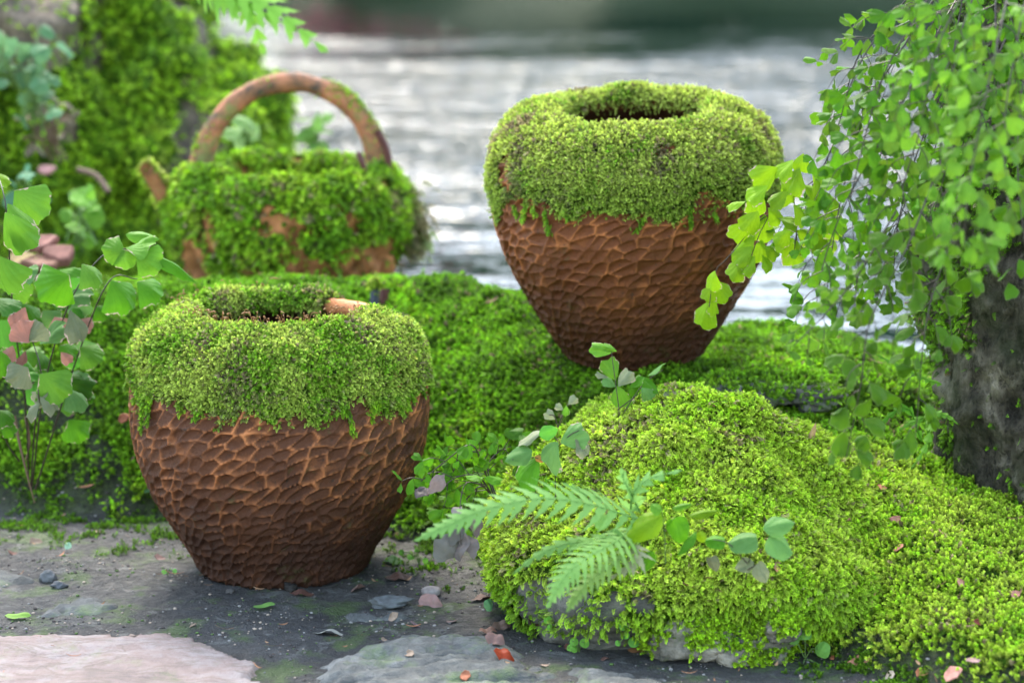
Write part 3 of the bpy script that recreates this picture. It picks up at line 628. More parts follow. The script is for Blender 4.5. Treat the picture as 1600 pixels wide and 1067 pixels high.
# short twin stakes between the near pot and the basket
c0 = at(585, 480, 3.3); st = thing('stake', 'short dark blue and maroon stake with mossy tip behind the near pot lip', 'stake', (c0[0], 3.3, .2))
Vs, Fs = tube(spline([at(584, 500, 3.3), at(585, 470, 3.3), at(586, 447, 3.3)], 8), .0065, 8); part('shaft', Vs, Fs, M['post'], st)
Vs, Fs = tube(spline([at(597, 500, 3.33), at(599, 470, 3.33), at(601, 452, 3.33)], 8), .0068, 8); part('shaft', Vs, Fs, M['post_red'], st)
Q = at(586, 445, 3.3) + rng.normal(size=(160, 3)) * .004; moss_obj('moss', [shoots(Q, np.tile([0, -.3, 1.], (160, 1)), .008, tints(Q, [GREEN, BRIGHT, TAN], 20, 345), [0, 2], (0, 0, 0), .8)], st)

# ------------------------------------------------------------------ trunk at the right
def trunk():
    nu, nv = 200, 300; ph = np.arange(nu) / nu * 2 * math.pi; z = np.linspace(-.05, 1.5, nv); PH, Z = np.meshgrid(ph, z, indexing='ij')
    cx = np.interp(z, [-.05, .02, .1, .2, .3, .43, .7, 1.5], [.785, .755, .708, .675, .656, .662, .68, .70]); r = np.interp(z, [-.05, .05, .25, .45, .8, 1.5], [.185, .175, .165, .168, .16, .15])
    P = np.stack([cx + r * np.cos(PH), 2.86 + r * .95 * np.sin(PH), Z], -1); V = P.reshape(-1, 3); F = grid(nu, nv, True); N = vnorm(V, F)
    if N[0, 0] < 0: F = F[:, ::-1]; N = -N
    A = V * np.array([1, 1, .6]); d = fbm(A, 9, 3, 400) * .022 + fbm(A, 26, 4, 404, .6) * .014 - np.abs(fbm(A, 15, 3, 409)) * .016
    V = V + N * d[:, None]; return V, F, vnorm(V, F)
KV, KF, KN = trunk()
tk = thing('old_tree', 'dark gnarled mossy tree at the right edge', 'tree', (.77, 2.86, 0))
part('trunk', KV, KF, M['bark'], tk)
km = sstep(.1, .5, fbm(KV, 9, 3, 420) + .25 * (-KN[:, 0]) + .25 * sstep(.25, .4, KV[:, 2])) * (KV[:, 2] < 1.0) * sstep(.5, -.2, KN[:, 1])
KK = KV + KN * .003; P, N = sample(KK, KF, KN, km ** 1.5 + .02, 17000); moss_obj('moss', [shoots(P, N, .0085, tints(P, [DEEP * .8, DEEP, GREEN, GREEN * 1.2], 14, 430, tan=.3), [0, 1, 2], (0, 0, -.2), .6)], tk)

# ------------------------------------------------------------------ big mossy rock at the back left
def back_rock():
    nu, nv = 240, 160; ph = np.arange(nu) / nu * 2 * math.pi; al = np.linspace(0, 1, nv) * math.radians(112); PH, AL = np.meshgrid(ph, al, indexing='ij')
    sg = lambda v, p: np.sign(v) * np.abs(v) ** p; g = sg(np.sin(AL), 1.0); h = sg(np.cos(AL), 1.1)
    P = np.stack([-1.10 + .70 * np.cos(PH) * g, 4.62 + .52 * np.sin(PH) * g, .0 + .84 * h], -1); V = P.reshape(-1, 3); F = grid(nu, nv, True); N = vnorm(V, F)
    if N[0, 2] < 0: F = F[:, ::-1]; N = -N
    d = fbm(V, 3.2, 4, 500) * .085 + fbm(V, 11, 3, 505) * .035 - .06 * sstep(.1, .5, fbm(V, 5, 2, 509)); V = V + N * d[:, None]
    return V, F, vnorm(V, F)
RV, RF, RN = back_rock()
br = thing('boulder', 'big blurred boulder at the back left, draped in bright moss', 'boulder', (-1.02, 4.62, 0)); part('rock', RV, RF, M['brown_rock'], br)
bp_ = at(40, 40, 4.25); rm = sstep(-.45, .0, fbm(RV, 6, 3, 520) + .5 * RN[:, 2]) * (1 - .9 * np.exp(-((RV[:, [0, 2]] - bp_[[0, 2]]) ** 2).sum(1) / .11 ** 2)) * (RN[:, 1] < .4)
RR = RV + RN * (.01 + .01 * fbm(RV, 22, 2, 525))[:, None]; u, uf = keep_faces(RV, RF, rm > .5); P, N = sample(RR, RF, RN, rm ** 1.4, 44000)
moss_obj('moss', [shoots(P, N, .0135, tints(P, [DEEP * .8, GREEN * .9, LIME, LIME * 1.15, BRIGHT], 7, 530), [0, 1, 2], (.1, -.2, -.1), .6)], br, (RR[u], uf, tints(RR[u], [DEEP * .6, DEEP, GREEN * .8], 9, 533)))

# ------------------------------------------------------------------ moss carpet of the bank
inview = (np.abs(TV[:, 0]) < .255 * TV[:, 1] + .10) & (TV[:, 1] > 2.15) & (TV[:, 2] > -.14)
mm = sstep(-.01, .07, TS + fbm(TV, 18, 3, 41) * .055) * inview
mm = mm * (1 - .75 * sstep(.35, .65, fbm(TV, 10, 3, 45)) * sstep(.4, .1, TS))
TM = TV + TN * (.004 + .0045 * fbm(TV, 45, 2, 48))[:, None]; u, uf = keep_faces(TV, TF, mm > .35)
near = mm * sstep(3.75, 3.35, TV[:, 1]); P, N = sample(TM, TF, TN, near ** 1.3, 140000)
kerb = sstep(.27, .32, P[:, 0]) * np.exp(-((P[:, 1] - 2.963) / .012) ** 2) * sstep(-.15, .25, fbm(P, 14, 2, 49)); kp = rnd(len(P)) > kerb * .93; P = P[kp]; N = N[kp]
T = tints(P, [DEEP * .8, DEEP * 1.3, GREEN, GREEN * 1.25, LIME], 9, 52, tan=.22)
left = sstep(-.30, -.42, P[:, 0])[:, None]; T = T * (1 - left) + tints(P, [DEEP * .8, GREEN * .8, GREEN * 1.05, LIME * .9], 8, 55) * left
rs = (sstep(.22, .34, P[:, 0]) * sstep(2.9, 2.75, P[:, 1]))[:, None]; T = T * (1 - rs) + tints(P, [GREEN, LIME * .95, BRIGHT * .9, BRIGHT], 12, 57, tan=.3) * rs
sh = [shoots(P, N, .0086, T, [2, 2, 3, 0], (0, -.15, 0), .5)]
far = mm * sstep(3.35, 3.6, TV[:, 1]); P, N = sample(TM, TF, TN, far, 14000); sh.append(shoots(P, N, .017, tints(P, [DEEP * .6, DEEP, GREEN], 8, 58), [2, 3, 0], (0, 0, 0), .5))
fr = sstep(-.16, -.01, TS + fbm(TV, 14, 3, 61) * .09) * sstep(.06, -.02, TS) * inview * sstep(.0, .45, fbm(TV, 26, 3, 63)); P, N = sample(TV, TF, TN, fr, 9000)
sh.append(shoots(P, N, .0065, tints(P, [DEEP * .8, DEEP * 1.2, GREEN], 20, 64), [2, 3], (0, 0, 0), .6))
moss_obj('moss', sh, None, (TM[u], uf, tints(TM[u], [DEEP * .5, DEEP * .8, GREEN * .6], 18, 66)), 'bright green moss carpeting the bank between the pots and the water', 'moss')

# ------------------------------------------------------------------ kerb stones of the ledge
def lump(c, size, seed, nu=22, nv=14, p=.75, rough=.18, f=None):
    ph = np.arange(nu) / nu * 2 * math.pi; al = np.linspace(0, math.pi, nv); PH, AL = np.meshgrid(ph, al, indexing='ij'); sg = lambda v, q: np.sign(v) * np.abs(v) ** q
    U = np.stack([sg(np.cos(PH), p) * sg(np.sin(AL), p), sg(np.sin(PH), p) * sg(np.sin(AL), p), sg(np.cos(AL), p)], -1).reshape(-1, 3)
    d = 1 + fbm(U + seed * 7.3, f or 1.3, 3, seed % 90) * rough
    return U * d[:, None] * np.asarray(size) + np.asarray(c), grid(nu, nv, True)[:, ::-1]
for i, (x0, y0, x1, y1, lab) in enumerate([(1100, 597, 1158, 622, 'grey kerb stone under the moss right beside the boulder top'), (1168, 604, 1232, 634, 'grey kerb stone peeping from moss in the middle of the ledge front'), (1238, 606, 1312, 640, 'grey kerb stone at the right end of the ledge front')]):
    c = (at(x0, (y0 + y1) / 2, 2.938) + at(x1, (y0 + y1) / 2, 2.938)) / 2; wx = (x1 - x0) / FPX * 3.05 / 2 * 1.12; hz = (y1 - y0) / FPX * 3.05 / 2 * 1.15
    V, F = lump(c + np.array([0, .012, 0]), (wx, .035, hz), 610 + i, 40, 24, .8, .34, 1.6); ks = solo('kerb_stone', V, F, M['kerb_stone'], lab, 'stone', c - np.array([0, 0, hz]), group='kerb stones of the ledge')
    kN = vnorm(V, F); P, N = sample(V, F, kN, sstep(.0, .5, kN[:, 2] + fbm(V, 30, 2, 617) * .7), 260); moss_obj('moss', [shoots(P, N, .0085, tints(P, [DEEP, GREEN, LIME], 20, 618), [2, 3, 0], (0, -.3, -.2), .6)], ks)

# ------------------------------------------------------------------ water and the far shore
wy = np.array([3.2, 200.]); solo_w = obj('water', me_new('water', np.array([[-80, 3.2, -.11], [80, 3.2, -.11], [80, 60, -.11], [-80, 60, -.11]], float), np.array([[0, 1, 2, 3]]), False), M['water'], None, 'structure', 'rippled pond reflecting the pale sky')
a = np.linspace(-40, 40, 120); b = np.concatenate([np.linspace(17.2, 22, 30), np.linspace(22.5, 120, 20)]); X, Y = np.meshgrid(a, b, indexing='ij'); Pf = np.stack([X, Y, X * 0], -1)
Z = -.3 + sstep(17.5, 20.5, Y + fbm(Pf, .5, 2, 700) * .5) * .8 + fbm(Pf, .8, 3, 703) * .08 + sstep(25, 120, Y) * 1.0
Vb = np.stack([X, Y, Z], -1).reshape(-1, 3); obj('far_bank', me_new('far_bank', Vb, grid(120, 50), True, {'soil': ('FLOAT', np.ones(len(Vb)))}), M['ground'], None, 'structure', 'dark far shore of the pond')
M['bush_leaf'] = mk_leaf('bush_leaf', pinkamt=0, veins=8, transl=.25)
def crown_mesh(seed, n, blossom=0):
    r = np.random.default_rng(seed); cl = r.normal(size=(26, 3)); cl /= np.linalg.norm(cl, axis=1)[:, None]; cl *= (r.random(26) ** .4)[:, None] * np.array([.85, .85, .8]); cl[:, 2] = cl[:, 2] * .75 + .62
    k = r.integers(0, 26, n); d = r.normal(size=(n, 3)); d /= np.linalg.norm(d, axis=1)[:, None]; c = cl[k] + d * (.15 + .2 * r.random(n))[:, None]
    D = r.normal(size=(n, 3)); D /= np.linalg.norm(D, axis=1)[:, None]; E = np.cross(D, r.normal(size=(n, 3))); E /= np.linalg.norm(E, axis=1)[:, None]; s = (.05 + .04 * r.random(n))[:, None]
    V = np.stack([c - D * s, c + E * s * .5, c + D * s, c - E * s * .5], 1).reshape(-1, 3); return V, np.arange(n * 4).reshape(-1, 4)
CR = []
for s in (1, 2):
    V, F = crown_mesh(800 + s, 5200); me = me_new('crown', V, F, False, {'edge': ('FLOAT', np.zeros(len(V)))}); me.materials.append(M['bush_leaf']); CR.append(me)
Vt, Ft = tube(spline([(0, 0, -.15), (.02, 0, .2), (-.03, .02, .55), (0, 0, .9)], 10), np.linspace(.07, .03, 10), 8); TRK = me_new('trunk', Vt, Ft); TRK.materials.append(M['twig'])
for i, (x, y, s, hgt, colr, nm, lab) in enumerate([(-9.5, 22, 2.8, 1.5, (.018, .040, .014), 'tree', 'dark tree on the far shore, farthest left'), (-4.8, 23, 2.7, 1.55, (.018, .036, .014), 'tree', 'dark tree on the far shore left of the pink shrub'), (-1.2, 19.0, .8, 1.0, (.62, .16, .24), 'shrub', 'pink flowering shrub on the far shore, mirrored in the water'),
        (-.2, 23.5, 2.7, 1.6, (.018, .040, .014), 'tree', 'dark tree on the far shore straight behind the pink shrub'), (4.2, 22.6, 2.7, 1.5, (.016, .036, .013), 'tree', 'dark tree on the far shore above the right pot'), (8.8, 23, 2.8, 1.5, (.016, .034, .012), 'tree', 'dark tree on the far shore behind the hanging fern'),
        (-7, 20, 1.6, .8, (.010, .018, .009), 'shrub', 'dark shrub on the far shore, farthest left'), (-3.6, 19.8, 1.4, .8, (.012, .016, .01), 'shrub', 'dark shrub on the far shore beside the pink one'), (1.6, 19.8, 1.5, .8, (.010, .018, .009), 'shrub', 'dark shrub on the far shore left of the right pot'), (5.6, 20, 1.6, .8, (.01, .017, .009), 'shrub', 'dark shrub on the far shore, farthest right')]):
    t = thing(nm, lab, nm, (x, y, .3), nm + 's on the far shore'); c = obj('crown', CR[i % 2], None, t); c.scale = (s, s * .8, s * hgt * .8); c.color = (*colr, 1); k = obj('trunk', TRK, None, t); k.scale = (s, s, s)

# ------------------------------------------------------------------ leaves
def leaf_mesh(name, kind, mat, seed=0, curl=.25):
    r = np.random.default_rng(seed)
    if kind in ('fan', 'fanlop'):
        ph = np.linspace(0, 2 * math.pi, 25, endpoint=False); lob = (1 - np.cos(ph)) / 2
        f = 1 + (.11 * np.cos(7 * ph + r.random() * 2) + .03 * np.cos(17 * ph + seed)) * lob ** 1.5 - .10 * np.exp(-((ph - math.pi) / .18) ** 2) * (seed % 2); o = np.stack([.56 * np.sin(ph) * f * (.12 + .88 * lob ** .75), .5 - .5 * np.cos(ph) * f], 1); o[0] = 0; ctr = np.array([0, .55])
        if kind == 'fanlop': o[:, 0] = o[:, 0] * (1 + .35 * np.sign(o[:, 0])) + .18 * o[:, 1] ** 2
    elif kind == 'wedge':
        th = np.linspace(-1.12, 1.0, 31); rad = .84 + .12 * np.cos(th * 1.1) + .03 * np.cos(th * 11 + r.random() * 6) + .016 * np.cos(th * 31) + r.normal(size=31) * .006; o = np.stack([np.sin(th) * rad * .80, np.cos(th) * rad], 1); o = np.vstack([[[0, 0]], o]); ctr = np.array([0, .5])
    elif kind == 'oval':
        t = np.linspace(0, 1, 10); wd = .27 * np.sin(np.pi * t ** .8) ** .8 * (1 + .05 * np.cos(t * 40)); o = np.vstack([np.stack([wd, t], 1), np.stack([-wd, t], 1)[-2:0:-1]]); ctr = np.array([0, .45])
    elif kind == 'heart':
        t = np.linspace(0, 2 * math.pi, 20, endpoint=False); rr = 1 - .25 * np.abs(np.cos(t / 2)) ** 12 - .05 * np.cos(3 * t); o = np.stack([np.sin(t) * .46 * rr, .5 - np.cos(t) * .5 * rr], 1); ctr = np.array([0, .5])
    elif kind == 'round':
        t = np.linspace(0, 2 * math.pi, 18, endpoint=False); o = np.stack([np.sin(t) * .5, .5 - np.cos(t) * .48], 1); ctr = np.array([0, .5])
    elif kind == 'lobed':
        t = np.linspace(0, 1, 14); wd = .30 * np.sin(np.pi * t ** .75) ** .7 * (1 + .30 * np.cos(t * 36)); o = np.vstack([np.stack([wd, t], 1), np.stack([-wd, t], 1)[-2:0:-1]]); ctr = np.array([0, .45])
    elif kind == 'dry':
        t = np.linspace(0, 1, 9); wd = .24 * np.sin(np.pi * t ** .9) ** .8 + r.normal(size=9) * .025; wd[0] = wd[-1] = 0; o = np.vstack([np.stack([wd, t], 1), np.stack([-wd * (.7 + .4 * r.random()), t], 1)[-2:0:-1]]); ctr = np.array([0, .45])
    n = len(o); ring = ctr + (o - ctr) * .72; mid = ctr + (o - ctr) * .36; V2 = np.vstack([o, ring, mid, ctr[None]])
    z = -curl * (V2[:, 0] ** 2) * 2.6 + .05 * np.sin(V2[:, 0] * 14 + seed * 1.7) * V2[:, 1] - curl * (V2[:, 1] - .3) ** 2 * .7 + .03 * np.sin(V2[:, 0] * 9 + seed) + .025 * np.cos(V2[:, 1] * 8 + seed * 2)
    if kind == 'dry': z = z + .28 * np.abs(V2[:, 0]) + .06 * np.sin(V2[:, 1] * 11 + seed)
    V = np.column_stack([V2, z]); i = np.arange(n); j = (i + 1) % n
    q = np.vstack([np.stack([i, j, j + n, i + n], 1), np.stack([i + n, j + n, j + 2 * n, i + 2 * n], 1)]); tr = np.stack([i + 2 * n, j + 2 * n, np.full(n, 3 * n)], 1)
    e = np.concatenate([np.ones(n), np.full(n, .35), np.zeros(n + 1)]); me = me_new(name, V, [q, tr], True, {'edge': ('FLOAT', e)}); me.materials.append(mat); return me
LM = {}
for k in ('fan', 'fanlop', 'wedge'): LM[k] = [leaf_mesh('leaflet', k, M['leaf'], s, .25 + .12 * s) for s in range(3)]
for k in ('oval', 'heart', 'round', 'lobed'): LM[k] = [leaf_mesh('leaf', k, M['leaf_plain'], s, .2 + .15 * s) for s in range(2)]
LM['fanp'] = [leaf_mesh('leaflet', k, M['leaf_plain'], s + 5, .3) for s, k in enumerate(('fan', 'fanlop', 'fan'))]
LM['dry'] = [leaf_mesh('dry_leaf', 'dry', M['leaf_dry'], s, .35 + .2 * s) for s in range(4)]
def nz(v): v = np.asarray(v, float); return v / max(np.linalg.norm(v), 1e-9)
def put_leaf(name, kind, base, up, nrm, size, col, parent=None, var=None, wide=1.0, thing_kw=None):
    up = nz(up); nrm = nz(np.asarray(nrm) - up * np.dot(nrm, up)); sx = np.cross(up, nrm)
    ms = LM[kind]; me = ms[rng.integers(len(ms)) if var is None else var]
    o = obj(name, me, None, parent, **(thing_kw or {})); b = np.asarray(base) - (wloc(parent) if parent is not None else 0)
    sgn = 1 if rng.random() < .5 else -1
    m = Matrix(((sx[0] * size * wide * sgn, up[0] * size, nrm[0] * size, b[0]), (sx[1] * size * wide * sgn, up[1] * size, nrm[1] * size, b[1]), (sx[2] * size * wide * sgn, up[2] * size, nrm[2] * size, b[2]), (0, 0, 0, 1)))
    if sgn < 0: m = Matrix(((-m[0][0] * -1, m[0][1], m[0][2], m[0][3]), (m[1][0], m[1][1], m[1][2], m[1][3]), (m[2][0], m[2][1], m[2][2], m[2][3]), (0, 0, 0, 1)))
    col = np.asarray(col) * (.5 if kind == 'dry' else 1); o.matrix_basis = m; o.color = (*np.clip(np.asarray(col) * (1 + rng.normal() * .10), 0, 1), 1); return o
VIEWN = nz(-FWD + np.array([0, 0, .9]))
def leaf_px(kind, bx, by, tx, ty, Y, col, parent, wide=1.0, tilt=None, dY=0, name='leaf', kw=None, var=None):
    """a leaf from its foot to its tip; Y is its distance"""
    b = at(bx, by, Y); t = at(tx, ty, Y + dY); n = VIEWN + rng.normal(size=3) * .28 if tilt is None else np.asarray(tilt, float)
    return put_leaf(name, kind, b, t - b, n, np.linalg.norm(t - b), col, parent, var, wide, kw)
def stem(ctrl, rad, parent, mat='stem', n=14, name='stem'):
    V, F = tube(spline(ctrl, n), np.linspace(rad, rad * .55, n), 5); return part(name, V, F, M[mat], parent)
G_MAID = np.array([.066, .20, .007]); G_LIGHT = np.array([.105, .25, .018]); G_YEL = np.array([.19, .34, .008]); G_BLUE = np.array([.11, .235, .055]); G_PALE = np.array([.20, .225, .12]); PINK = np.array([.36, .17, .13]); G_DEEP = np.array([.05, .16, .015])

# maidenhair fronds: a thin dark stalk, side stalks, and a leaflet on each twig end
def frond(parent, ctrl, nside, side, size, col, mat_kind='fan', dens=4, droop=.5, limit=None, colvar=.2, jitter=1.0):
    c = spline(ctrl, 40); L = np.linalg.norm(np.diff(c, axis=0), axis=1).sum(); parts = [tube(c, np.linspace(.0011, .0005, 40), 5)]; leaves = []
    T = np.gradient(c, axis=0); T /= np.linalg.norm(T, axis=1)[:, None]
    for i in range(nside):
        f = (i + .7) / (nside + .3); k = int((.12 + .88 * f) * 39); p = c[k]; s = 1 if i % 2 else -1
        sd_ = nz(np.cross(T[k], -FWD + rng.normal(size=3) * .5)) * s; l = side * (1.1 - .55 * f) * (.75 + .5 * rng.random())
        e1 = p + (sd_ * .75 + T[k] * .6) * l * .55; e2 = e1 + (sd_ * .4 + T[k] * .6 + np.array([0, 0, -droop])) * l * .55; sc = spline([p, e1, e2], 8); parts.append(tube(sc, np.linspace(.0006, .0003, 8), 4))
        m = max(2, int(dens * (1.1 - .4 * f)))
        for j in range(m):
            q = sc[min(7, int((j + 1) / m * 7))]; a = (1 if j % 2 else -1); tt = nz(sc[-1] - sc[0]); o = nz(np.cross(tt, -FWD)) * a
            leaves.append((q, nz(o * .75 + tt * .7 + np.array([0, 0, -.35]) + rng.normal(size=3) * .25 * jitter)))
        leaves.append((sc[-1], nz(sc[-1] - sc[-3] + np.array([0, 0, -.3]) + rng.normal(size=3) * .2)))
    V, F = cat_mesh(parts); st_ = part('frond', V, F, M['stem'], parent)
    fc = np.asarray(col) * (1 + rng.normal() * colvar) * np.array([1 + .25 * rng.random(), 1, 1]); nl = COUNT.get(parent.name, 0); extra = []
    for (q, d) in leaves:
        sz = size * (.55 + .65 * rng.random()); nm = VIEWN * .8 + rng.normal(size=3) * .5 * jitter; nl += 1
        if nl <= 300: put_leaf('leaflet', mat_kind, q, d, nm, sz, fc * (1 + rng.normal() * .14), st_)
        else:
            up = nz(d); nn = nz(nm - up * (nm @ up)); sx = np.cross(up, nn); me = LM[mat_kind][rng.integers(3)]; k = len(me.vertices); co = np.zeros(k * 3, np.float32); me.vertices.foreach_get('co', co)
            extra.append((co.reshape(-1, 3) @ (np.stack([sx, up, nn]) * sz) + q, me))
    COUNT[parent.name] = nl
    if extra:
        Vs, Fq, Ft, E, o_ = [], [], [], [], 0
        for v, me in extra:
            for p in me.polygons: (Fq if len(p.vertices) == 4 else Ft).append([i + o_ for i in p.vertices])
            a = np.zeros(len(v), np.float32); me.attributes['edge'].data.foreach_get('value', a); E.append(a); Vs.append(v); o_ += len(v)
        o = part('leaflets', np.concatenate(Vs), [np.array(Fq), np.array(Ft)], extra[0][1].materials[0], st_, True, {'edge': ('FLOAT', np.concatenate(E))}, 'stuff'); o.color = (*np.clip(fc, 0, 1), 1)
    return len(leaves)
COUNT = {}

# hanging fern in three plants
def W(*pts): return [at(*p) for p in pts]
cnt = []
fa = thing('maidenhair_fern', 'maidenhair fern cascading from above over the trunk at the right edge', 'fern', at(1500, -30, 2.72), 'maidenhair ferns')
for ctrl, ns, side, sz, colr, dn in [
    (W((1500, -60, 2.75), (1420, 60, 2.7), (1350, 180, 2.68), (1310, 330, 2.66), (1290, 470, 2.64)), 16, 0.074, 0.0185, G_MAID * 1.15, 5),
    (W((1530, -60, 2.72), (1460, 60, 2.62), (1390, 200, 2.58), (1350, 350, 2.55), (1335, 470, 2.54)), 16, 0.074, 0.0185, G_MAID * 1.1, 5),
    (W((1520, -80, 2.7), (1440, 20, 2.66), (1370, 60, 2.62), (1330, 130, 2.6), (1312, 190, 2.6)), 12, 0.055, 0.0172, G_LIGHT, 5),
    (W((1560, -60, 2.68), (1500, 80, 2.60), (1440, 220, 2.58), (1405, 340, 2.58), (1395, 440, 2.6)), 15, 0.069, 0.0178, G_MAID * .9, 5),
    (W((1580, -60, 2.8), (1500, 120, 2.75), (1450, 270, 2.72), (1425, 400, 2.72)), 12, 0.064, 0.0172, G_MAID * .75, 5),
    (W((1480, -90, 2.85), (1400, 20, 2.82), (1340, 90, 2.8), (1300, 230, 2.8), (1250, 330, 2.8), (1245, 400, 2.8)), 14, 0.055, 0.0165, G_MAID, 5)]:
    cnt.append(frond(fa, ctrl, ns, side, sz, colr, 'fanp', dn))
fg = thing('maidenhair_fern', 'dense middle layer of hanging maidenhair fern just left of the trunk', 'fern', at(1440, -60, 2.5), 'maidenhair ferns')
for ctrl, ns, side, sz, colr, dn in [
    (W((1500, -80, 2.52), (1430, 30, 2.48), (1380, 120, 2.46), (1345, 240, 2.45), (1325, 330, 2.45)), 15, 0.064, 0.0178, G_MAID * 1.1, 5),
    (W((1540, -60, 2.5), (1490, 80, 2.46), (1450, 170, 2.44), (1420, 260, 2.43), (1400, 330, 2.43)), 14, 0.060, 0.0178, G_LIGHT, 5),
    (W((1460, 60, 2.52), (1400, 180, 2.50), (1330, 300, 2.48), (1290, 400, 2.47), (1275, 480, 2.47)), 14, 0.051, 0.0172, G_MAID * 1.2, 5),
    (W((1580, 40, 2.55), (1540, 130, 2.52), (1490, 230, 2.5), (1460, 330, 2.5)), 12, 0.055, 0.0172, G_MAID, 5),
    (W((1450, 200, 2.6), (1420, 300, 2.58), (1385, 400, 2.56), (1370, 470, 2.56)), 10, 0.046, 0.0165, G_MAID * .8, 5)]:
    cnt.append(frond(fg, ctrl, ns, side, sz, colr, 'fanp', dn))
fb = thing('maidenhair_fern', 'nearest, most blurred maidenhair fern drooping at the upper right corner', 'fern', at(1590, -60, 2.3), 'maidenhair ferns')
for ctrl, ns, side, sz, colr, dn in [
    (W((1590, -80, 2.35), (1560, 60, 2.27), (1530, 200, 2.22), (1512, 310, 2.2), (1506, 385, 2.2)), 15, 0.060, 0.0191, G_LIGHT * .95, 6),
    (W((1620, -80, 2.4), (1590, 60, 2.34), (1570, 190, 2.3), (1575, 330, 2.28)), 12, 0.060, 0.0185, G_LIGHT * .85, 5),
    (W((1560, -80, 2.4), (1500, 0, 2.36), (1460, 90, 2.33), (1440, 190, 2.32)), 12, 0.060, 0.0178, G_LIGHT, 6),
    (W((1560, -70, 2.55), (1555, 30, 2.5), (1560, 120, 2.48), (1545, 200, 2.47)), 10, .055, .0185, G_MAID * .9, 5),
    (W((1600, -70, 2.6), (1610, 20, 2.56), (1600, 110, 2.55), (1590, 190, 2.54)), 10, .06, .0185, G_MAID, 5),
    (W((1520, -70, 2.62), (1500, 20, 2.6), (1490, 100, 2.58), (1500, 190, 2.58)), 10, .055, .018, G_MAID * 1.1, 5),
    (W((1640, -60, 2.5), (1600, 120, 2.45), (1590, 260, 2.42), (1605, 420, 2.4)), 10, 0.055, 0.0178, G_MAID, 5),
    (W((1470, 250, 2.42), (1420, 380, 2.38), (1360, 500, 2.35), (1345, 600, 2.34), (1322, 715, 2.34)), 15, .034, .023, G_MAID * .8, 3),
    (W((1520, 300, 2.45), (1470, 420, 2.42), (1445, 520, 2.4), (1430, 690, 2.4)), 12, .04, .022, G_MAID * .8, 3),
    (W((1400, 330, 2.42), (1340, 430, 2.38), (1290, 490, 2.36), (1240, 540, 2.35)), 10, 0.031, 0.0145, G_LIGHT * .9, 4)]:
    cnt.append(frond(fb, ctrl, ns, side, sz, colr, 'fanp', dn))
fc_ = thing('maidenhair_fern', 'yellow-green maidenhair sprays reaching left across the right pot', 'fern', at(1450, 150, 2.8), 'maidenhair ferns')
stem_c = W((1480, 110, 2.84), (1330, 230, 2.82), (1250, 300, 2.8), (1180, 350, 2.79)); stem(stem_c, .0011, fc_)
YL = [(1215, 262, 1180, 285), (1240, 250, 1215, 275), (1255, 240, 1250, 268), (1265, 262, 1290, 280), (1225, 280, 1240, 315), (1200, 290, 1170, 310), (1190, 300, 1180, 335), (1165, 315, 1138, 320), (1200, 325, 1220, 345), (1185, 330, 1165, 360), (1195, 335, 1190, 375), (1170, 345, 1150, 375), (1215, 340, 1245, 350), (1240, 320, 1262, 345), (1255, 290, 1285, 305), (1275, 275, 1290, 320), (1180, 365, 1152, 390), (1190, 375, 1185, 408), (1175, 385, 1150, 410), (1195, 385, 1215, 400), (1180, 400, 1160, 425), (1190, 398, 1205, 420), (1165, 405, 1140, 430), (1235, 360, 1215, 380), (1245, 360, 1270, 375), (1240, 372, 1220, 395), (1240, 375, 1258, 395), (1237, 378, 1240, 413), (1265, 330, 1300, 350), (1270, 345, 1290, 385), (1230, 300, 1205, 320),
      (1117, 423, 1108, 450), (1115, 440, 1138, 465), (1115, 445, 1102, 468), (1112, 462, 1122, 488), (1110, 470, 1095, 508), (1250, 262, 1232, 300), (1280, 300, 1310, 330), (1290, 320, 1320, 360), (1275, 360, 1300, 395)]
V, F = cat_mesh([tube(spline(W(*p), 8), .0005, 4) for p in [((1250, 300, 2.8), (1222, 262, 2.79), (1180, 283, 2.79)), ((1200, 340, 2.79), (1185, 370, 2.785), (1165, 425, 2.78)), ((1240, 310, 2.8), (1245, 350, 2.79), (1240, 400, 2.785)), ((1180, 350, 2.79), (1140, 400, 2.785), (1117, 425, 2.78), (1108, 480, 2.78))]])
fr_ = part('frond', V, F, M['stem'], fc_)
for (bx, by, tx, ty) in YL: leaf_px('fan', bx, by, bx + (tx - bx) * 1.12, by + (ty - by) * 1.12, 2.785 + rng.normal() * .012, G_YEL * (.9 + .25 * rng.random()), fr_, 1.15, name='leaflet')

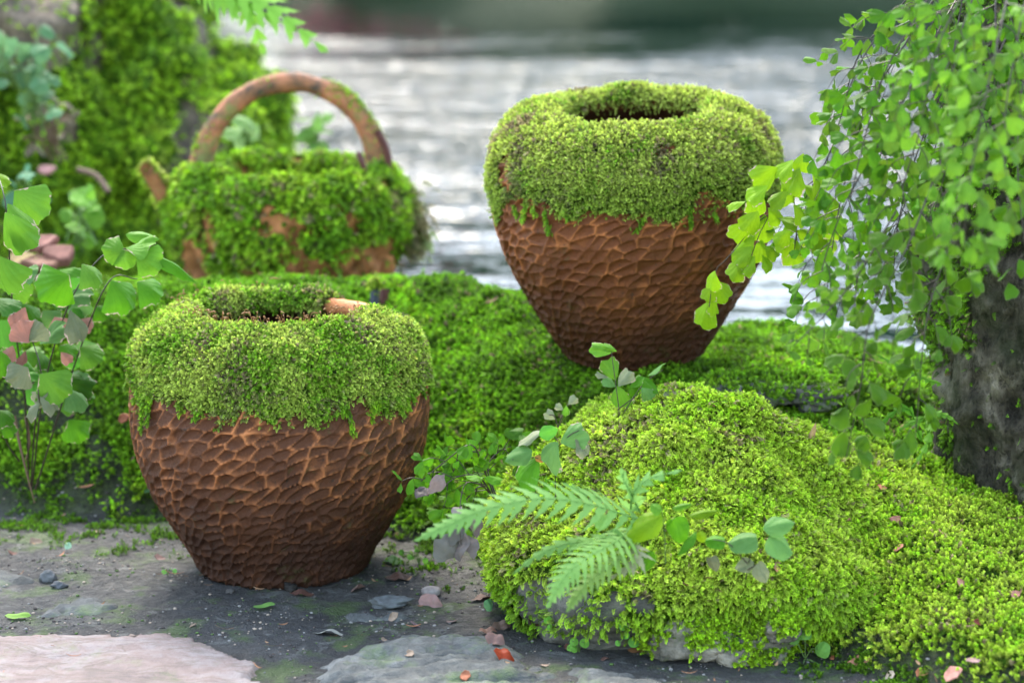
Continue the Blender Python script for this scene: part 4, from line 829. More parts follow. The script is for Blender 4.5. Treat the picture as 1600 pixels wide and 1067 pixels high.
# left fern with large pink-edged leaflets
fl = thing('maidenhair_fern', 'fern with large pink-edged fan leaflets at the left edge', 'fern', at(40, 740, 2.92), 'maidenhair ferns')
LFT = [(8, 332, 50, 398, 2.74, G_LIGHT * 1.15), (12, 318, 66, 384, 2.76, G_LIGHT), (22, 298, 74, 350, 2.8, G_LIGHT), (-6, 398, 14, 472, 2.72, G_LIGHT * 1.1), (-12, 268, 20, 291, 2.85, G_YEL * .9), (108, 430, 50, 468, 2.84, G_MAID * 1.2), (128, 412, 166, 447, 2.80, G_LIGHT * 1.1), (196, 388, 248, 368, 2.80, G_LIGHT * 1.2), (196, 394, 155, 382, 2.8, G_LIGHT * 1.1), (190, 390, 206, 424, 2.80, G_LIGHT * 1.1), (212, 396, 255, 428, 2.79, G_LIGHT * 1.2), (174, 438, 214, 490, 2.86, G_MAID), (214, 440, 260, 466, 2.87, G_MAID * 1.1), (94, 462, 148, 458, 2.88, G_BLUE),
       (-8, 466, 40, 480, 2.8, G_DEEP), (68, 455, 116, 474, 2.9, G_DEEP), (46, 536, 24, 498, 2.82, PINK), (44, 534, 62, 498, 2.82, G_PALE), (62, 538, 102, 502, 2.86, G_BLUE), (108, 484, 132, 538, 2.84, G_PALE * .7), (124, 542, 166, 562, 2.86, G_LIGHT * .8), (44, 574, 8, 602, 2.82, G_PALE * .9), (62, 584, 112, 626, 2.8, G_LIGHT), (76, 612, 62, 643, 2.8, G_PALE), (62, 616, 94, 643, 2.8, G_PALE), (62, 628, 36, 654, 2.8, G_PALE), (106, 606, 144, 638, 2.84, G_BLUE), (92, 592, 152, 604, 2.9, G_MAID * .7), (-4, 640, 28, 660, 2.86, G_MAID * .8), (0, 655, 26, 682, 2.86, G_MAID * .8), (92, 540, 125, 560, 2.9, G_MAID), (30, 470, 72, 520, 2.9, G_MAID), (0, 500, 36, 545, 2.88, G_DEEP * 1.6), (20, 560, 62, 590, 2.9, G_DEEP * 1.6), (-10, 545, 20, 585, 2.84, G_MAID), (60, 545, 90, 580, 2.92, G_MAID * .8), (40, 480, 20, 520, 2.84, PINK * .9), (85, 495, 100, 532, 2.88, PINK), (20, 540, 8, 570, 2.86, PINK), (95, 550, 112, 570, 2.88, PINK), (40, 548, 34, 578, 2.86, PINK * .8), (120, 500, 145, 520, 2.9, PINK * 1.05), (150, 478, 172, 500, 2.95, G_MAID)]
stalks = [W((45, 760, 2.95), (40, 640, 2.9), (20, 480, 2.84), (10, 330, 2.77), (-6, 262, 2.83)), W((50, 760, 2.95), (70, 600, 2.9), (110, 470, 2.86), (160, 400, 2.82), (200, 388, 2.80)), W((48, 760, 2.95), (55, 660, 2.86), (64, 584, 2.82), (50, 530, 2.83)), W((55, 765, 2.95), (120, 560, 2.9), (170, 440, 2.87), (215, 436, 2.87)), W((64, 584, 2.82), (95, 592, 2.86), (110, 606, 2.84)), W((64, 584, 2.82), (60, 610, 2.8), (62, 630, 2.8)), W((30, 720, 2.93), (10, 690, 2.88), (-4, 640, 2.86))]
V, F = cat_mesh([tube(spline(s, 20), np.linspace(.0012, .0006, 20), 5) for s in stalks]); lf_ = part('frond', V, F, M['stem'], fl)
for (bx, by, tx, ty, Y, c) in LFT: leaf_px('fan' if rng.random() < .3 else 'wedge', bx, by, bx + (tx - bx) * .92, by + (ty - by) * .92, Y, np.asarray(c) * .85, lf_, 1.0, name='leaflet')
for k in range(22):
    bx, by = rng.uniform(-10, 130), rng.uniform(420, 660); a_ = rng.uniform(-.6, 1.6); l_ = rng.uniform(26, 44); leaf_px('wedge', bx, by, bx + l_ * math.cos(a_), by + l_ * math.sin(a_), rng.uniform(2.88, 3.0), [G_MAID, G_DEEP * 1.5, G_LIGHT * .8, G_BLUE * .8][k % 4], lf_, .95, name='leaflet')
leaf_px('oval', 236, 394, 308, 438, 2.80, G_MAID * 1.2, lf_, .55, name='leaflet')
leaf_px('oval', 196, 366, 250, 372, 2.84, G_LIGHT, lf_, .8, name='leaflet')
# withered stalks hanging below it
dw = thing('dry_twig', 'withered brown fern stalks hanging below the left fern', 'twig', at(45, 790, 2.96))
V, F = cat_mesh([tube(spline(W(*p), 14), np.linspace(.0024, .0008, 14), 6) for p in [((22, 650, 2.92), (30, 690, 2.92), (42, 740, 2.93), (54, 785, 2.94)), ((40, 650, 2.92), (46, 690, 2.93), (40, 720, 2.93))]]); part('stalk', V, F, M['twig'], dw)

# sprigs rooted on the boulder
def sprig(name, label, catg, root, stems, leaves, Y, default, mat='stem', grp=None, rad=.0007):
    t = thing(name, label, catg, root, grp); V, F = cat_mesh([tube(spline(W(*s), 10), np.linspace(rad, rad * .6, 10), 5) for s in stems]); part('stem', V, F, M[mat], t)
    for l in leaves:
        kind, bx, by, tx, ty, c = l[:6]; wd = l[6] if len(l) > 6 else 1.1; leaf_px(kind, bx, by, tx, ty, (l[7] if len(l) > 7 else Y) + rng.normal() * .004, c, t, wd)
    return t
sprig('sapling_fern', 'small pink-edged fern sprig on the boulder crest before the right pot', 'fern', at(962, 700, 2.70), [((962, 700, 2.70), (968, 655, 2.70), (962, 600, 2.705), (955, 548, 2.71)), ((966, 660, 2.70), (990, 620, 2.71), (1010, 596, 2.72), (1035, 578, 2.73)), ((965, 640, 2.70), (985, 625, 2.71), (1003, 612, 2.71))],
      [('fan', 960, 549, 922, 543, G_LIGHT, .8), ('fan', 964, 549, 942, 540, G_LIGHT, .7), ('fan', 962, 594, 948, 562, G_LIGHT), ('fan', 966, 604, 982, 578, G_PALE), ('fan', 950, 592, 933, 580, G_PALE, .7), ('fan', 962, 604, 944, 590, G_BLUE), ('fanlop', 966, 602, 960, 637, G_LIGHT, 1.2), ('fan', 985, 606, 1002, 587, G_MAID), ('fan', 986, 600, 994, 620, G_MAID * .8), ('oval', 1000, 590, 1032, 616, G_MAID * 1.1), ('oval', 1012, 588, 1040, 565, G_BLUE, 1.2), ('fan', 1002, 606, 1020, 625, G_BLUE), ('oval', 1036, 617, 1060, 610, G_PALE, 1.2)], 2.71, G_LIGHT)
sprig('sapling_fern', 'pale small leaflets on the left shoulder of the boulder', 'fern', at(872, 668, 2.70), [((872, 668, 2.70), (880, 645, 2.70), (890, 628, 2.71)), ((872, 668, 2.70), (866, 650, 2.70), (858, 648, 2.7))], [('fan', 888, 632, 900, 620, G_PALE, 1.1), ('fan', 880, 640, 868, 633, G_PALE), ('fan', 868, 655, 852, 644, G_PALE), ('fan', 884, 634, 886, 650, G_LIGHT, 1.1)], 2.7, G_PALE)
sprig('sapling_fern', 'broad grey-green leaflets on the left side of the boulder above the fern', 'fern', at(868, 780, 2.56), [((868, 780, 2.56), (868, 730, 2.55), (872, 690, 2.555), (850, 672, 2.56)), ((870, 700, 2.555), (890, 680, 2.55), (905, 672, 2.55)), ((868, 735, 2.55), (838, 715, 2.545), (800, 718, 2.54))],
      [('fanlop', 850, 674, 808, 694, G_PALE, 1.0), ('oval', 842, 680, 872, 670, G_DEEP * 2, 1.4), ('fan', 876, 692, 916, 674, G_BLUE, 1.3), ('fan', 898, 686, 920, 710, G_PALE * .8), ('fanlop', 872, 690, 842, 714, G_BLUE, 1.4), ('oval', 832, 704, 788, 720, G_BLUE, 1.3), ('fan', 842, 716, 806, 756, G_MAID * 1.25, 1.3), ('lobed', 850, 780, 852, 742, G_MAID * 1.2, 1.4), ('oval', 836, 712, 850, 722, np.array([.3, .16, .04]))], 2.545, G_BLUE)
sprig('broadleaf_seedling', 'blue-green oval-leaved seedling on the boulder front', 'plant', at(1165, 905, 2.40), [((1165, 905, 2.41), (1172, 870, 2.39), (1180, 845, 2.385)), ((1168, 880, 2.39), (1140, 850, 2.385), (1115, 842, 2.385)), ((1168, 890, 2.39), (1185, 880, 2.385))],
      [('oval', 1192, 826, 1242, 815, G_BLUE * 1.1, 1.3), ('heart', 1196, 832, 1240, 862, G_BLUE * 1.2, 1.1), ('heart', 1190, 838, 1138, 846, G_BLUE, 1.0), ('heart', 1138, 845, 1103, 842, G_MAID * 1.2, .9), ('oval', 1178, 878, 1148, 888, G_PALE, 1.5), ('heart', 1180, 876, 1200, 908, G_PALE * .8, .8), ('heart', 1108, 866, 1118, 893, G_PALE * .5, .8)], 2.385, G_BLUE)
sprig('broadleaf_seedling', 'bright seedling with long curled leaves in the middle of the boulder front', 'plant', at(1040, 880, 2.42), [((1040, 880, 2.42), (1038, 830, 2.39), (1034, 795, 2.37)), ((1038, 820, 2.385), (1055, 808, 2.37))],
      [('oval', 1036, 804, 974, 842, G_YEL * 1.0, 1.1), ('heart', 1052, 802, 1066, 848, G_MAID * 1.1, .8), ('oval', 1088, 830, 1056, 866, G_MAID, 1.0), ('oval', 1076, 806, 1122, 796, G_YEL * .8, .6), ('heart', 1036, 800, 1018, 788, G_LIGHT), ('oval', 1020, 860, 1004, 896, G_MAID * .9, 1.1), ('round', 1092, 830, 1100, 848, G_YEL * .7, .8), ('oval', 1050, 795, 1082, 786, G_LIGHT, .6), ('round', 945, 850, 950, 868, G_YEL * .7, 1.), ('round', 938, 805, 948, 826, G_BLUE * 1.4, 1.2), ('round', 968, 828, 955, 850, G_BLUE, 1.2)], 2.375, G_YEL, 'stem_green')

# true ferns: toothed fronds, each one blade
def blade_frond(ctrl, width, npin, col, parent, seed=0, tip=.15, nrm=None, name='frond'):
    n = 60; c = spline(ctrl, n); T = np.gradient(c, axis=0); T /= np.linalg.norm(T, axis=1)[:, None]; nr = nz(VIEWN if nrm is None else nrm)
    S = np.cross(T, nr); S /= np.linalg.norm(S, axis=1)[:, None]; NN = np.cross(S, T); parts = [tube(c, np.linspace(.0011, .0004, n), 5)]; E = [np.zeros(5 * n)]; r = np.random.default_rng(seed)
    for i in range(npin):
        f = (i + .5) / npin; k = f * (n - 1); ki = int(k); wd = width * 1.15 * min(1, .35 + f * 5) * (1 - f) ** .75 + width * tip * (1 - f); base_w = .56 / npin * np.linalg.norm(np.diff(c, axis=0), axis=1).sum()
        for s in (-1, 1):
            l = wd * (.9 + .2 * r.random()); d = S[ki] * s * .86 + T[ki] * .62; d = d / np.linalg.norm(d); q = T[ki]; m = 10; t = np.linspace(0, 1, m)
            w_ = base_w * (1 - t ** 1.6) * (1 + .30 * np.cos(t * 19 + i)); mid = c[ki] + t[:, None] * d * l - NN[ki] * (t ** 2)[:, None] * l * .22 + T[ki] * (t ** 2)[:, None] * l * .25
            up_ = mid + q * w_[:, None] * .95 + NN[ki] * .0006; dn = mid - q * w_[:, None] * .75 + NN[ki] * .0006
            V = np.concatenate([mid, up_, dn]); a = np.arange(m - 1); parts.append((V, np.concatenate([np.stack([a, a + 1, a + 1 + m, a + m], 1), np.stack([a + 1, a, a + 2 * m, a + 1 + 2 * m], 1)])))
            E.append(np.concatenate([t * .3, .5 * t ** 2, .5 * t ** 2]))
    V, F = cat_mesh(parts); o = part(name, V, F, M['leaf_plain'], parent, True, {'edge': ('FLOAT', np.concatenate(E))}); o.color = (*col, 1); return o
fe = thing('fern', 'fern with toothed light green fronds arching over the front left of the boulder', 'fern', at(985, 830, 2.40))
FG = np.array([.185, .36, .085])
blade_frond(W((1000, 812, 2.40), (930, 790, 2.36), (850, 778, 2.33), (760, 795, 2.31), (700, 820, 2.30), (648, 845, 2.29)), .034, 20, FG, fe, 1)
blade_frond(W((985, 826, 2.40), (955, 850, 2.35), (915, 872, 2.31), (880, 905, 2.29), (856, 948, 2.28)), .034, 16, FG * 1.05, fe, 2)
blade_frond(W((990, 830, 2.40), (970, 872, 2.35), (935, 895, 2.32), (905, 925, 2.30), (886, 955, 2.29)), .024, 14, FG * .9 + np.array([.03, 0, 0]), fe, 3)
blade_frond(W((975, 830, 2.40), (925, 845, 2.36), (880, 850, 2.35), (840, 868, 2.34), (802, 896, 2.34)), .014, 9, FG * .85, fe, 4)
blade_frond(W((985, 800, 2.42), (990, 770, 2.40), (1015, 748, 2.39), (1065, 735, 2.38)), .019, 6, FG, fe, 5)
blade_frond(W((1000, 800, 2.42), (985, 770, 2.4), (975, 750, 2.39), (972, 738, 2.39)), .016, 5, FG, fe, 6)
blade_frond(W((960, 800, 2.42), (940, 780, 2.4), (910, 770, 2.38), (880, 755, 2.37)), .016, 7, FG, fe, 7)
blade_frond(W((990, 850, 2.38), (1000, 870, 2.36), (985, 885, 2.35), (950, 905, 2.34)), .018, 6, np.array([.28, .3, .16]), fe, 8)
ft = thing('fern', 'bright fern frond tip hanging in from the top edge, upper left', 'fern', at(330, -60, 3.55))
blade_frond(W((300, -70, 3.5), (355, -25, 3.48), (430, 20, 3.46), (512, 82, 3.45)), .062, 10, np.array([.20, .42, .05]), ft, 11)
blade_frond(W((270, -60, 3.5), (330, -30, 3.48), (375, 5, 3.47), (470, 50, 3.46)), .05, 9, np.array([.19, .40, .045]), ft, 18)
blade_frond(W((320, -80, 3.52), (360, -30, 3.5), (390, 20, 3.48), (415, 88, 3.47)), .045, 9, np.array([.18, .38, .04]), ft, 12)
fs = thing('fern', 'small pale fern with drooping frond beside the trunk foot', 'fern', at(1450, 700, 2.62))
blade_frond(W((1452, 700, 2.60), (1448, 650, 2.58), (1456, 660, 2.55), (1445, 700, 2.52), (1424, 732, 2.5)), .011, 10, G_LIGHT * 1.1, fs, 13)
blade_frond(W((1452, 700, 2.60), (1450, 655, 2.58), (1425, 660, 2.57), (1405, 672, 2.56)), .009, 7, G_LIGHT, fs, 14)
blade_frond(W((1452, 700, 2.60), (1452, 652, 2.58), (1475, 648, 2.57), (1496, 662, 2.56)), .009, 7, G_LIGHT, fs, 15)
blade_frond(W((1440, 690, 2.64), (1420, 640, 2.64), (1390, 650, 2.63), (1362, 690, 2.62)), .008, 9, G_MAID, fs, 16)
blade_frond(W((1470, 600, 2.70), (1440, 590, 2.68), (1400, 570, 2.66), (1362, 551, 2.66)), .008, 10, G_LIGHT * 1.1, fs, 17)

# delicate fern between pot and boulder, leaflets nearly edge-on
fd = thing('maidenhair_fern', 'low green maidenhair between the near pot and the boulder', 'fern', at(770, 775, 2.66), 'maidenhair ferns')
for ctrl in [W((772, 775, 2.66), (755, 730, 2.66), (735, 695, 2.65), (690, 725, 2.63), (648, 760, 2.62)), W((775, 775, 2.66), (762, 730, 2.67), (780, 705, 2.68), (792, 702, 2.68)), W((770, 775, 2.66), (748, 745, 2.64), (715, 745, 2.63), (680, 770, 2.62)), W((772, 778, 2.66), (750, 760, 2.65), (720, 790, 2.64), (700, 810, 2.64))]:
    cnt.append(frond(fd, ctrl, 8, .040, .018, G_MAID * .95, 'fanp', 3, .15))
dl = thing('dry_fern', 'withered grey-brown leaflets hanging left of the boulder', 'fern', at(722, 870, 2.57)); stem(W((760, 760, 2.62), (728, 755, 2.60), (718, 800, 2.58), (720, 850, 2.57)), .0008, dl)
for (bx, by, tx, ty, c) in [(695, 740, 676, 762, (.36, .26, .22)), (722, 790, 712, 802, (.34, .28, .25)), (718, 812, 708, 842, (.20, .19, .16)), (712, 832, 690, 868, (.22, .21, .17)), (724, 828, 716, 866, (.20, .17, .15)), (732, 835, 738, 862, (.24, .20, .18)), (668, 763, 655, 772, (.10, .08, .07)), (738, 800, 746, 828, (.22, .16, .13))]:
    put_leaf('leaf', 'dry', at(bx, by, 2.585), at(tx, ty, 2.57) - at(bx, by, 2.585), VIEWN + rng.normal(size=3) * .5, np.linalg.norm(at(tx, ty, 2.57) - at(bx, by, 2.585)) * 1.25, c, dl, None, 1.5)

# plants in the blurred background
def herb(name, label, c0, Y, leaves, col, size, kind='heart', spread=(40, 60), n=14, stemmat='stem_green'):
    t = thing(name, label, 'plant', at(c0[0], c0[1] + spread[1], Y)); r0 = at(c0[0], c0[1] + spread[1], Y); parts = []; L = []
    for i in range(n):
        q = at(c0[0] + rng.normal() * spread[0] * .5, c0[1] + rng.normal() * spread[1] * .5, Y + rng.normal() * .03); parts.append(tube(spline([r0 + rng.normal(size=3) * .01, (r0 + q) / 2 + np.array([0, -.02, .02]), q], 7), .0012, 5)); L.append(q)
    V, F = cat_mesh(parts); part('stem', V, F, M[stemmat], t)
    for q in L: put_leaf('leaf', kind, q, rng.normal(size=3) + np.array([0, -.5, -.2]), VIEWN + rng.normal(size=3) * .4, size * (.7 + .6 * rng.random()), np.asarray(col) * (1 + rng.normal() * .12), t, None, 1.1)
herb('creeping_herb', 'pale blue-green herb growing on the back boulder at the upper left', (55, 115), 4.0, None, (.10, .21, .09), .030, 'heart', (45, 70), 22)
herb('creeping_herb', 'blue-green herb at the left edge against the back boulder', (5, 85), 4.0, None, (.10, .21, .09), .030, 'heart', (18, 40), 8)
herb('creeping_herb', 'tan withered creeper below the blue-green herb', (80, 190), 4.02, None, (.25, .21, .12), .028, 'dry', (55, 50), 18, 'twig')
herb('creeping_herb', 'bright green seedlings in the dark hollow left of the basket', (125, 325), 3.75, None, (.13, .29, .03), .026, 'round', (28, 55), 14)
herb('creeping_herb', 'small blue-green seedlings at the left edge above the fan leaflets', (50, 290), 3.8, None, (.09, .21, .11), .028, 'heart', (24, 30), 7)
herb('creeping_herb', 'pale leaves seen through the basket handle', (385, 212), 4.05, None, (.21, .34, .10), .042, 'oval', (28, 12), 5)
herb('creeping_herb', 'light green plant at the waterside behind the right end of the basket handle', (488, 205), 4.25, None, (.14, .28, .05), .042, 'lobed', (26, 40), 9)
tw = solo('dry_twig', *tube(spline(W((62, 300, 3.8), (45, 320, 3.8), (30, 350, 3.8)), 10), .006, 7), M['twig'], 'bare grey twig in the hollow at the left', 'twig', at(40, 350, 3.8))
tw2 = solo('dry_twig', *tube(spline(W((120, 265, 3.95), (150, 275, 3.95), (170, 300, 3.93)), 10), .005, 7), M['twig'], 'curved pale twig below the back boulder', 'twig', at(150, 300, 3.95))
# broken pink terracotta in the hollow
def shard(c, size, seed, up=(0, -.3, 1), th=1.):
    r = np.random.default_rng(seed); n = 7; a = np.sort(r.random(n) * .5 + np.arange(n)) / n * 2 * math.pi; rad = .7 + .5 * r.random(n); o = np.stack([np.cos(a) * rad * .5, np.sin(a) * rad * .38], 1); V = []
    for zz, k in ((-.12, .9), (-.07, 1.0), (.07, 1.0), (.12, .88)): V.append(np.column_stack([o * k, np.full(n, zz) * th + .07 * np.sin(o[:, 0] * 5 + seed) + .05 * np.cos(o[:, 1] * 7 + seed)]))
    V = np.concatenate(V); F = [np.stack([np.arange(n) + k * n, (np.arange(n) + 1) % n + k * n, (np.arange(n) + 1) % n + (k + 1) * n, np.arange(n) + (k + 1) * n], 1) for k in range(3)] + [np.arange(n)[None, ::-1], (np.arange(n) + 3 * n)[None]]
    z = nz(up); x = nz(np.cross([0, 1, .2], z) + rng.normal(size=3) * .4); x = nz(x - z * (x @ z)); y = np.cross(z, x); return V @ (np.stack([x, y, z]) * np.asarray(size)) + c, F
for (px, py, Y, s, c, lab) in [(68, 378, 3.45, .05, (.18, .075, .055), 'pink terracotta shard lying in the hollow, uppermost'), (92, 398, 3.42, .06, (.17, .07, .05), 'large pink terracotta shard in the hollow behind the left fern'), (60, 412, 3.40, .05, (.16, .075, .045), 'orange-pink shard below the large one in the hollow'), (135, 432, 3.36, .04, (.24, .12, .07), 'brown-pink shard on top of the left mound'), (36, 405, 3.42, .05, (.28, .2, .08), 'ochre shard at the left of the hollow'), (74, 265, 3.9, .03, (.36, .18, .15), 'small pink fragment on the back boulder')]:
    V, F = shard(at(px, py, Y), s, int(px)); o = solo('shard', V, F, M['tinted'], lab, 'shard', at(px, py, Y), False, group='pink shards behind the left fern'); o.color = (*c, 1)
V, F = shard(at(195, 653, 3.02), .018, 77, (0, -1, .4)); o = solo('shard', V, F, M['tinted'], 'orange clay fragment in the moss just left of the near pot', 'shard', at(195, 660, 3.02), False); o.color = (.26, .09, .045, 1)

# ------------------------------------------------------------------ litter on the ground, found by looking where each lies
def tri(V, F):
    return [tuple(map(float, v)) for v in V], [tuple(map(int, f)) for f in F]
allV, allF, off = [], [], 0
for V, F in [(TV, TF), (BB, BF)] + SLABS:
    allV.append(V); allF.append(F + off); off += len(V)
BVH = BVHTree.FromPolygons(*tri(np.concatenate(allV), np.concatenate(allF)))
def hit(px, py):
    h = BVH.ray_cast(Vector(CAM), Vector(ray(px, py)), 30.); n = np.array(h[1]); n = n if n[2] > 0 else -n
    return np.array(h[0]), n
def fallen(px, py, wpx, ang, col, label, name='fallen_leaf', cat='leaf', grp=None, lift=.15, kind='dry', var=None, wide=1.):
    p, n = hit(px, py); L = wpx / FPX * np.linalg.norm(p - CAM); a = math.radians(ang); d = RGT * math.cos(a) + np.array([0, 1, 0]) * math.sin(a); d = nz(d - n * (d @ n)); nn = nz(n + rng.normal(size=3) * lift)
    return put_leaf(name, kind, p + n * .0035 - d * L * .5, d + nn * .12, nn, L, col, None, var, wide, dict(label=label, cat=cat, group=grp))
RB, TN_, OR, RD = (.24, .12, .09), (.50, .36, .25), (.55, .20, .10), (.62, .10, .04)
fallen(785, 1026, 46, 10, (.50, .07, .02), 'bright red and orange curled fallen leaf on the grey flagstone', lift=.5, wide=1.5)
fallen(520, 992, 66, -8, (.55, .55, .46), 'pale grey-green pointed fallen leaf on the soil before the near pot', wide=.75)
fallen(413, 951, 36, 25, (.20, .38, .09), 'small fresh green fallen leaf on the soil below the near pot', kind='oval', wide=1.3)
fallen(558, 922, 34, 60, (.42, .28, .24), 'pinkish brown leaf scrap by the near pot foot at its right', wide=1.8)
fallen(672, 946, 40, -20, (.45, .28, .25), 'curled pink-brown leaf under the white pebble', lift=.5, wide=1.5)
fallen(472, 930, 42, 5, RB, 'dark red-brown leaf under the front of the near pot', lift=.4, wide=1.3)
fallen(625, 905, 50, 20, (.13, .07, .05), 'dark crumpled leaf in the shade right of the near pot', lift=.4, wide=1.3)
fallen(615, 879, 30, 80, (.08, .20, .05), 'round dark green leaf standing right of the near pot foot', kind='round', lift=.3)
fallen(755, 937, 46, 35, (.22, .13, .10), 'crumpled brown leaf at the left foot of the boulder', lift=.6, wide=1.2)
fallen(830, 978, 56, 0, (.17, .09, .07), 'long dark brown curled leaf below the fern tips', lift=.3, wide=.9)
fallen(772, 1003, 34, -20, (.30, .18, .15), 'brown leaf just above the red and orange leaf', lift=.4, wide=1.4)
fallen(762, 990, 30, 15, (.34, .19, .14), 'small reddish leaf scrap two above the red and orange leaf', lift=.3, wide=1.1)
fallen(783, 982, 36, 30, (.30, .20, .15), 'brown twisted leaf right of the reddish scraps', lift=.5)
fallen(1005, 1018, 48, 8, (.30, .15, .07), 'orange-brown leaf at the foot of the pale boulder face', lift=.2, wide=.8)
fallen(890, 1016, 26, 60, (.32, .16, .11), 'small brown leaf beside the green tuft under the boulder', lift=.4, wide=1.5)
fallen(28, 967, 40, 5, (.20, .36, .06), 'green leaf lying at the left edge on the flagstone rim', kind='oval')
fallen(1242, 908, 30, 40, (.62, .28, .14), 'orange-brown leaf scrap on the boulder below the blue-green seedling', lift=.5, wide=1.5)
p_, n__ = hit(1262, 700); put_leaf('fallen_leaf', 'oval', p_ + n__ * .004, UPV + RGT * .25, -FWD + RGT * .5, 46 / FPX * np.linalg.norm(p_ - CAM), (.42, .30, .15), None, 0, .5, dict(label='slender tan leaf standing upright in the moss behind the boulder', cat='leaf'))
chips = [(57, 848, 20, TN_, 'tan litter flake on the mossy soil at the far left'), (152, 832, 18, TN_, 'tan litter flake in the moss fringe left of the near pot'), (20, 865, 16, RB, 'red-brown litter flake at the left edge of the soil'), (250, 873, 18, (.35, .2, .17), 'pink-brown litter flake beside the near pot foot, left'), (615, 965, 20, TN_, 'tan litter flake below the flat grey stone'), (705, 972, 20, (.36, .25, .22), 'pink-brown litter flake below the curled pink leaf'), (650, 978, 26, (.3, .2, .2), 'mauve-brown litter flake left of the leaf scraps'), (727, 1056, 24, OR, 'orange litter flake on the grey flagstone at the bottom edge'), (640, 1022, 20, TN_, 'tan litter flake on the left part of the grey ridged flagstone'),
    (1300, 1028, 22, OR, 'orange flake right of the largest round-leaved weed'), (1340, 1034, 28, (.55, .24, .15), 'squarish orange flake at the lower right on the soil'), (1388, 1056, 22, (.6, .45, .33), 'cream flake at the bottom edge, lower right'), (1438, 1050, 16, OR, 'small orange flake between the cream and the large salmon flake'), (1492, 1060, 38, (.58, .27, .2), 'largest salmon flake at the bottom right'), (1524, 1040, 24, (.5, .3, .25), 'pale salmon flake just above the largest one'), (1502, 920, 20, (.55, .26, .18), 'salmon flake in the moss below the trunk'), (1583, 936, 20, (.52, .24, .17), 'salmon flake in the moss at the right edge'), (1530, 980, 16, (.25, .06, .04), 'dark red flake in the moss at the lower right'), (1519, 998, 14, TN_, 'tan flake just below the dark red one'), (1375, 768, 16, (.5, .18, .1), 'orange flake in the moss below the dangling dark fern'), (1393, 818, 20, (.5, .22, .15), 'orange-brown flake in the middle of the right moss slope'), (1407, 862, 18, (.48, .2, .12), 'rusty flake below the orange-brown one on the moss slope'), (1320, 812, 12, (.5, .2, .15), 'tiny pink flake high on the right end of the boulder'), (1210, 897, 14, (.45, .2, .1), 'tiny rusty flake on the boulder front'), (1470, 840, 14, (.45, .25, .15), 'tiny brown flake near the trunk foot'), (1190, 985, 18, (.6, .4, .33), 'cream-pink flake on the bare boulder face'), (1192, 960, 14, (.55, .32, .27), 'pinkish flake just above the cream-pink one'),
    (330, 905, 14, RB, 'red-brown crumb of litter before the near pot, left'), (300, 978, 14, TN_, 'tan crumb at the rim of the pink flagstone'), (600, 1000, 14, TN_, 'tan crumb at the left tip of the grey ridged flagstone'), (850, 1040, 16, TN_, 'tan crumb right of the red and orange leaf'), (945, 1030, 16, RB, 'red-brown crumb at the flagstone gap under the fern')]
for (px, py, w_, c, lab) in chips:
    p, n = hit(px, py); s = w_ / FPX * np.linalg.norm(p - CAM); p = p + n * (.007 if px > 1195 and py < 1015 or px > 1460 else 0); V, F = shard(p + n * s * .10, s, px + py, n + rng.normal(size=3) * .4, .35)
    o = solo('litter_flake', V, F, M['tinted'], lab, 'litter', p, False, group='flakes of leaf litter'); o.color = (*[x * (.75 if px > 1195 else .5) for x in c], 1)
# grit strewn over the soil
gm = (TS < .05) & (np.abs(TV[:, 0]) < .75) & (TV[:, 1] > 2.3) & (TV[:, 1] < 3.2); P, N = sample(TV, TF, TN, gm * sstep(-.3, .5, fbm(TV, 9, 3, 950)) + gm * .15, 5000)
Q, F0 = lump((0, 0, 0), (1, .8, .5), 5, 7, 5, .9, .35); k = len(Q); sc_ = (.0006 + .0022 * rng.random(len(P)) ** 3); an_ = rng.random(len(P)) * 6.28
R_ = np.stack([np.stack([np.cos(an_), -np.sin(an_), an_ * 0], 1), np.stack([np.sin(an_), np.cos(an_), an_ * 0], 1), np.tile([0, 0, 1.], (len(P), 1))], 1); VV = np.einsum('nij,kj->nki', R_, Q) * sc_[:, None, None] + P[:, None] + N[:, None] * .0006
cg = np.array([(.10, .09, .08), (.20, .19, .17), (.05, .04, .035), (.30, .24, .18), (.07, .12, .03)])[rng.integers(0, 5, len(P))]
n_ = NT('grit'); n_.bsdf(n_.attr('col'), .85, .3); obj('grit', me_new('grit', VV.reshape(-1, 3), (F0[None] + (np.arange(len(P)) * k)[:, None, None]).reshape(-1, 4), True, {'col': ('FLOAT_COLOR', np.repeat(cg, k, 0))}), n_.m, None, 'stuff', 'fine grit and crumbs strewn over the grey soil', 'grit')
for (px, py, w_, hgt, c, lab) in [(674, 929, 32, .55, (.46, .40, .36), 'smooth pale oval pebble right of the near pot'), (75, 907, 24, .8, (.30, .31, .31), 'rough grey pebble at the left on the soil'), (92, 917, 22, .5, (.20, .21, .22), 'dark flat pebble beside the rough grey one'), (610, 945, 60, .28, (.24, .26, .26), 'flat grey stone sunk in the soil under the pale pebble'), (455, 922, 22, .7, (.05, .045, .04), 'black crumb of soil at the near pot foot'), (360, 925, 14, .5, (.15, .14, .13), 'tiny grey stone before the near pot')]:
    p, n = hit(px, py); s = w_ / FPX * np.linalg.norm(p - CAM) / 2; V, F = lump(p + np.array([0, 0, s * hgt * .6]), (s, s * .8, s * hgt), px, 26, 16, .95, .10 if 'smooth' in lab else .42, 1.5); o = solo('pebble', V, F, M['tinted'], lab, 'pebble', p); o.color = (*[x * (.6 if 'smooth' in lab else .42) for x in c], 1)
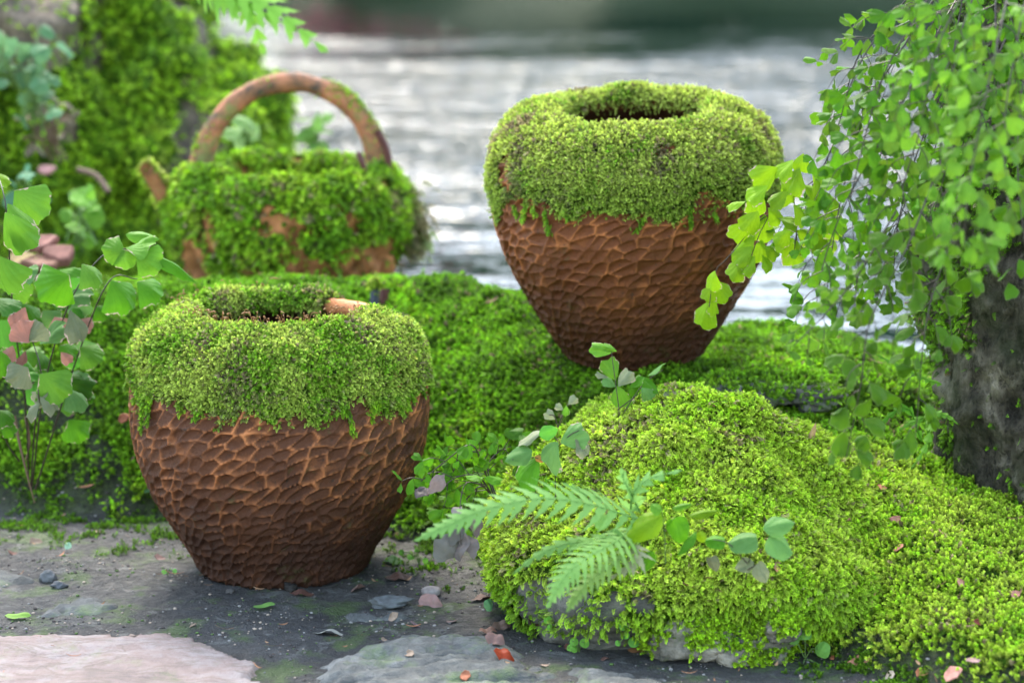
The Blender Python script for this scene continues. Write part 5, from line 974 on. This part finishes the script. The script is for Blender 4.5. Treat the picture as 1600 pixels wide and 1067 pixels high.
# fine dead scraps and needles caught in the moss and on the soil
lp = []; lc = []
for (V_, F_q, N_, wt_, n_s) in [(TM, TF, TN, (inview & (TV[:, 1] < 3.5)) * (.25 + sstep(.1, .6, fbm(TV, 7, 2, 960))), 420), (BB, BF, BN, sstep(.0, .4, BN[:, 2]) * 1., 110)]:
    P, N = sample(V_, F_q, N_, wt_.astype(float), n_s)
    for p, nn in zip(P, N):
        d = nz(np.cross(nn, rng.normal(size=3))); e = np.cross(nn, d); L = .003 + .009 * rng.random() ** 2; w_ = .0005 + L * .22 * rng.random() ** 2; q = p + nn * (.0045 + .003 * rng.random()); t_ = np.linspace(-1, 1, 5); wd_ = w_ * (1 - t_ ** 2 * .9)
        mid = q + t_[:, None] * d * L + nn * (.25 * L * t_ ** 2)[:, None] + rng.normal(size=3) * .0005; lp.append((np.concatenate([mid + e * wd_[:, None] + nn * .0006, mid - e * wd_[:, None]]), np.array([[i, i + 1, i + 6, i + 5] for i in range(4)])))
        lc.append(np.tile(np.array([(.20, .10, .05), (.28, .17, .09), (.10, .06, .035), (.30, .13, .07)])[rng.integers(4)], (10, 1)))
V, F = cat_mesh(lp); n_ = NT('scraps'); n_.bsdf(n_.attr('col'), .8, .2, transl=.1); obj('leaf_scraps', me_new('leaf_scraps', V, F, True, {'col': ('FLOAT_COLOR', np.concatenate(lc))}), n_.m, None, 'stuff', 'fine brown scraps of dead leaves caught in the moss', 'litter')
# small clovers and round-leaved weeds
def weed(px, py, leaves, label, col, mat='stem_green'):
    p, n = hit(px, py); t = thing('weed', label, 'weed', p, 'small round-leaved weeds'); parts = []
    for (lx, ly, s) in leaves:
        q = at(lx, ly, p[1] - .012); parts.append(tube(spline([p, (p + q) / 2 + np.array([0, 0, .006]), q], 6), .0006, 5))
    V, F = cat_mesh(parts); part('stem', V, F, M[mat], t)
    for (lx, ly, s) in leaves:
        q = at(lx, ly + s * .5, p[1] - .012); put_leaf('leaf', 'round' if rng.random() < .7 else 'heart', q, UPV * .9 + rng.normal(size=3) * .3, VIEWN + rng.normal(size=3) * .25, s / FPX * np.linalg.norm(q - CAM), np.asarray(col), t)
weed(1258, 1030, [(1258, 990, 26), (1255, 1043, 32), (1277, 1014, 28), (1234, 996, 20), (1280, 1050, 14), (1287, 1057, 12)], 'largest round-leaved weed, under the boulder at the lower right', (.17, .38, .07))
weed(905, 1018, [(895, 1002, 14), (912, 1004, 16), (902, 1012, 12), (888, 1012, 12)], 'small green tuft on the soil under the fern', (.15, .36, .05))
weed(858, 982, [(858, 968, 14), (860, 980, 10)], 'pair of tiny round leaves below the fern tips', (.16, .42, .05))
weed(985, 1000, [(972, 978, 14), (975, 992, 12), (996, 1001, 18), (968, 1004, 10)], 'trailing round-leaved weed left of the pale boulder face', (.15, .40, .06))
weed(768, 955, [(768, 943, 18), (764, 950, 10)], 'single bluish seedling at the left foot of the boulder', (.13, .32, .14))
weed(655, 880, [(630, 862, 10), (645, 868, 12), (660, 872, 10), (652, 858, 8)], 'feathery seedlings in the shade between near pot and boulder', (.12, .30, .04))
weed(262, 898, [(258, 893, 9), (270, 892, 10)], 'two tiny round leaves left of the near pot foot', (.15, .36, .08))
weed(104, 858, [(104, 852, 12)], 'one pale round seedling leaf at the left on the mossy soil', (.25, .42, .28))
weed(235, 762, [(237, 757, 14), (240, 768, 12), (230, 765, 10)], 'pale green seedling against the left flank of the near pot', (.20, .40, .20))
print('leaflets', cnt, 'objects', len(bpy.data.objects))
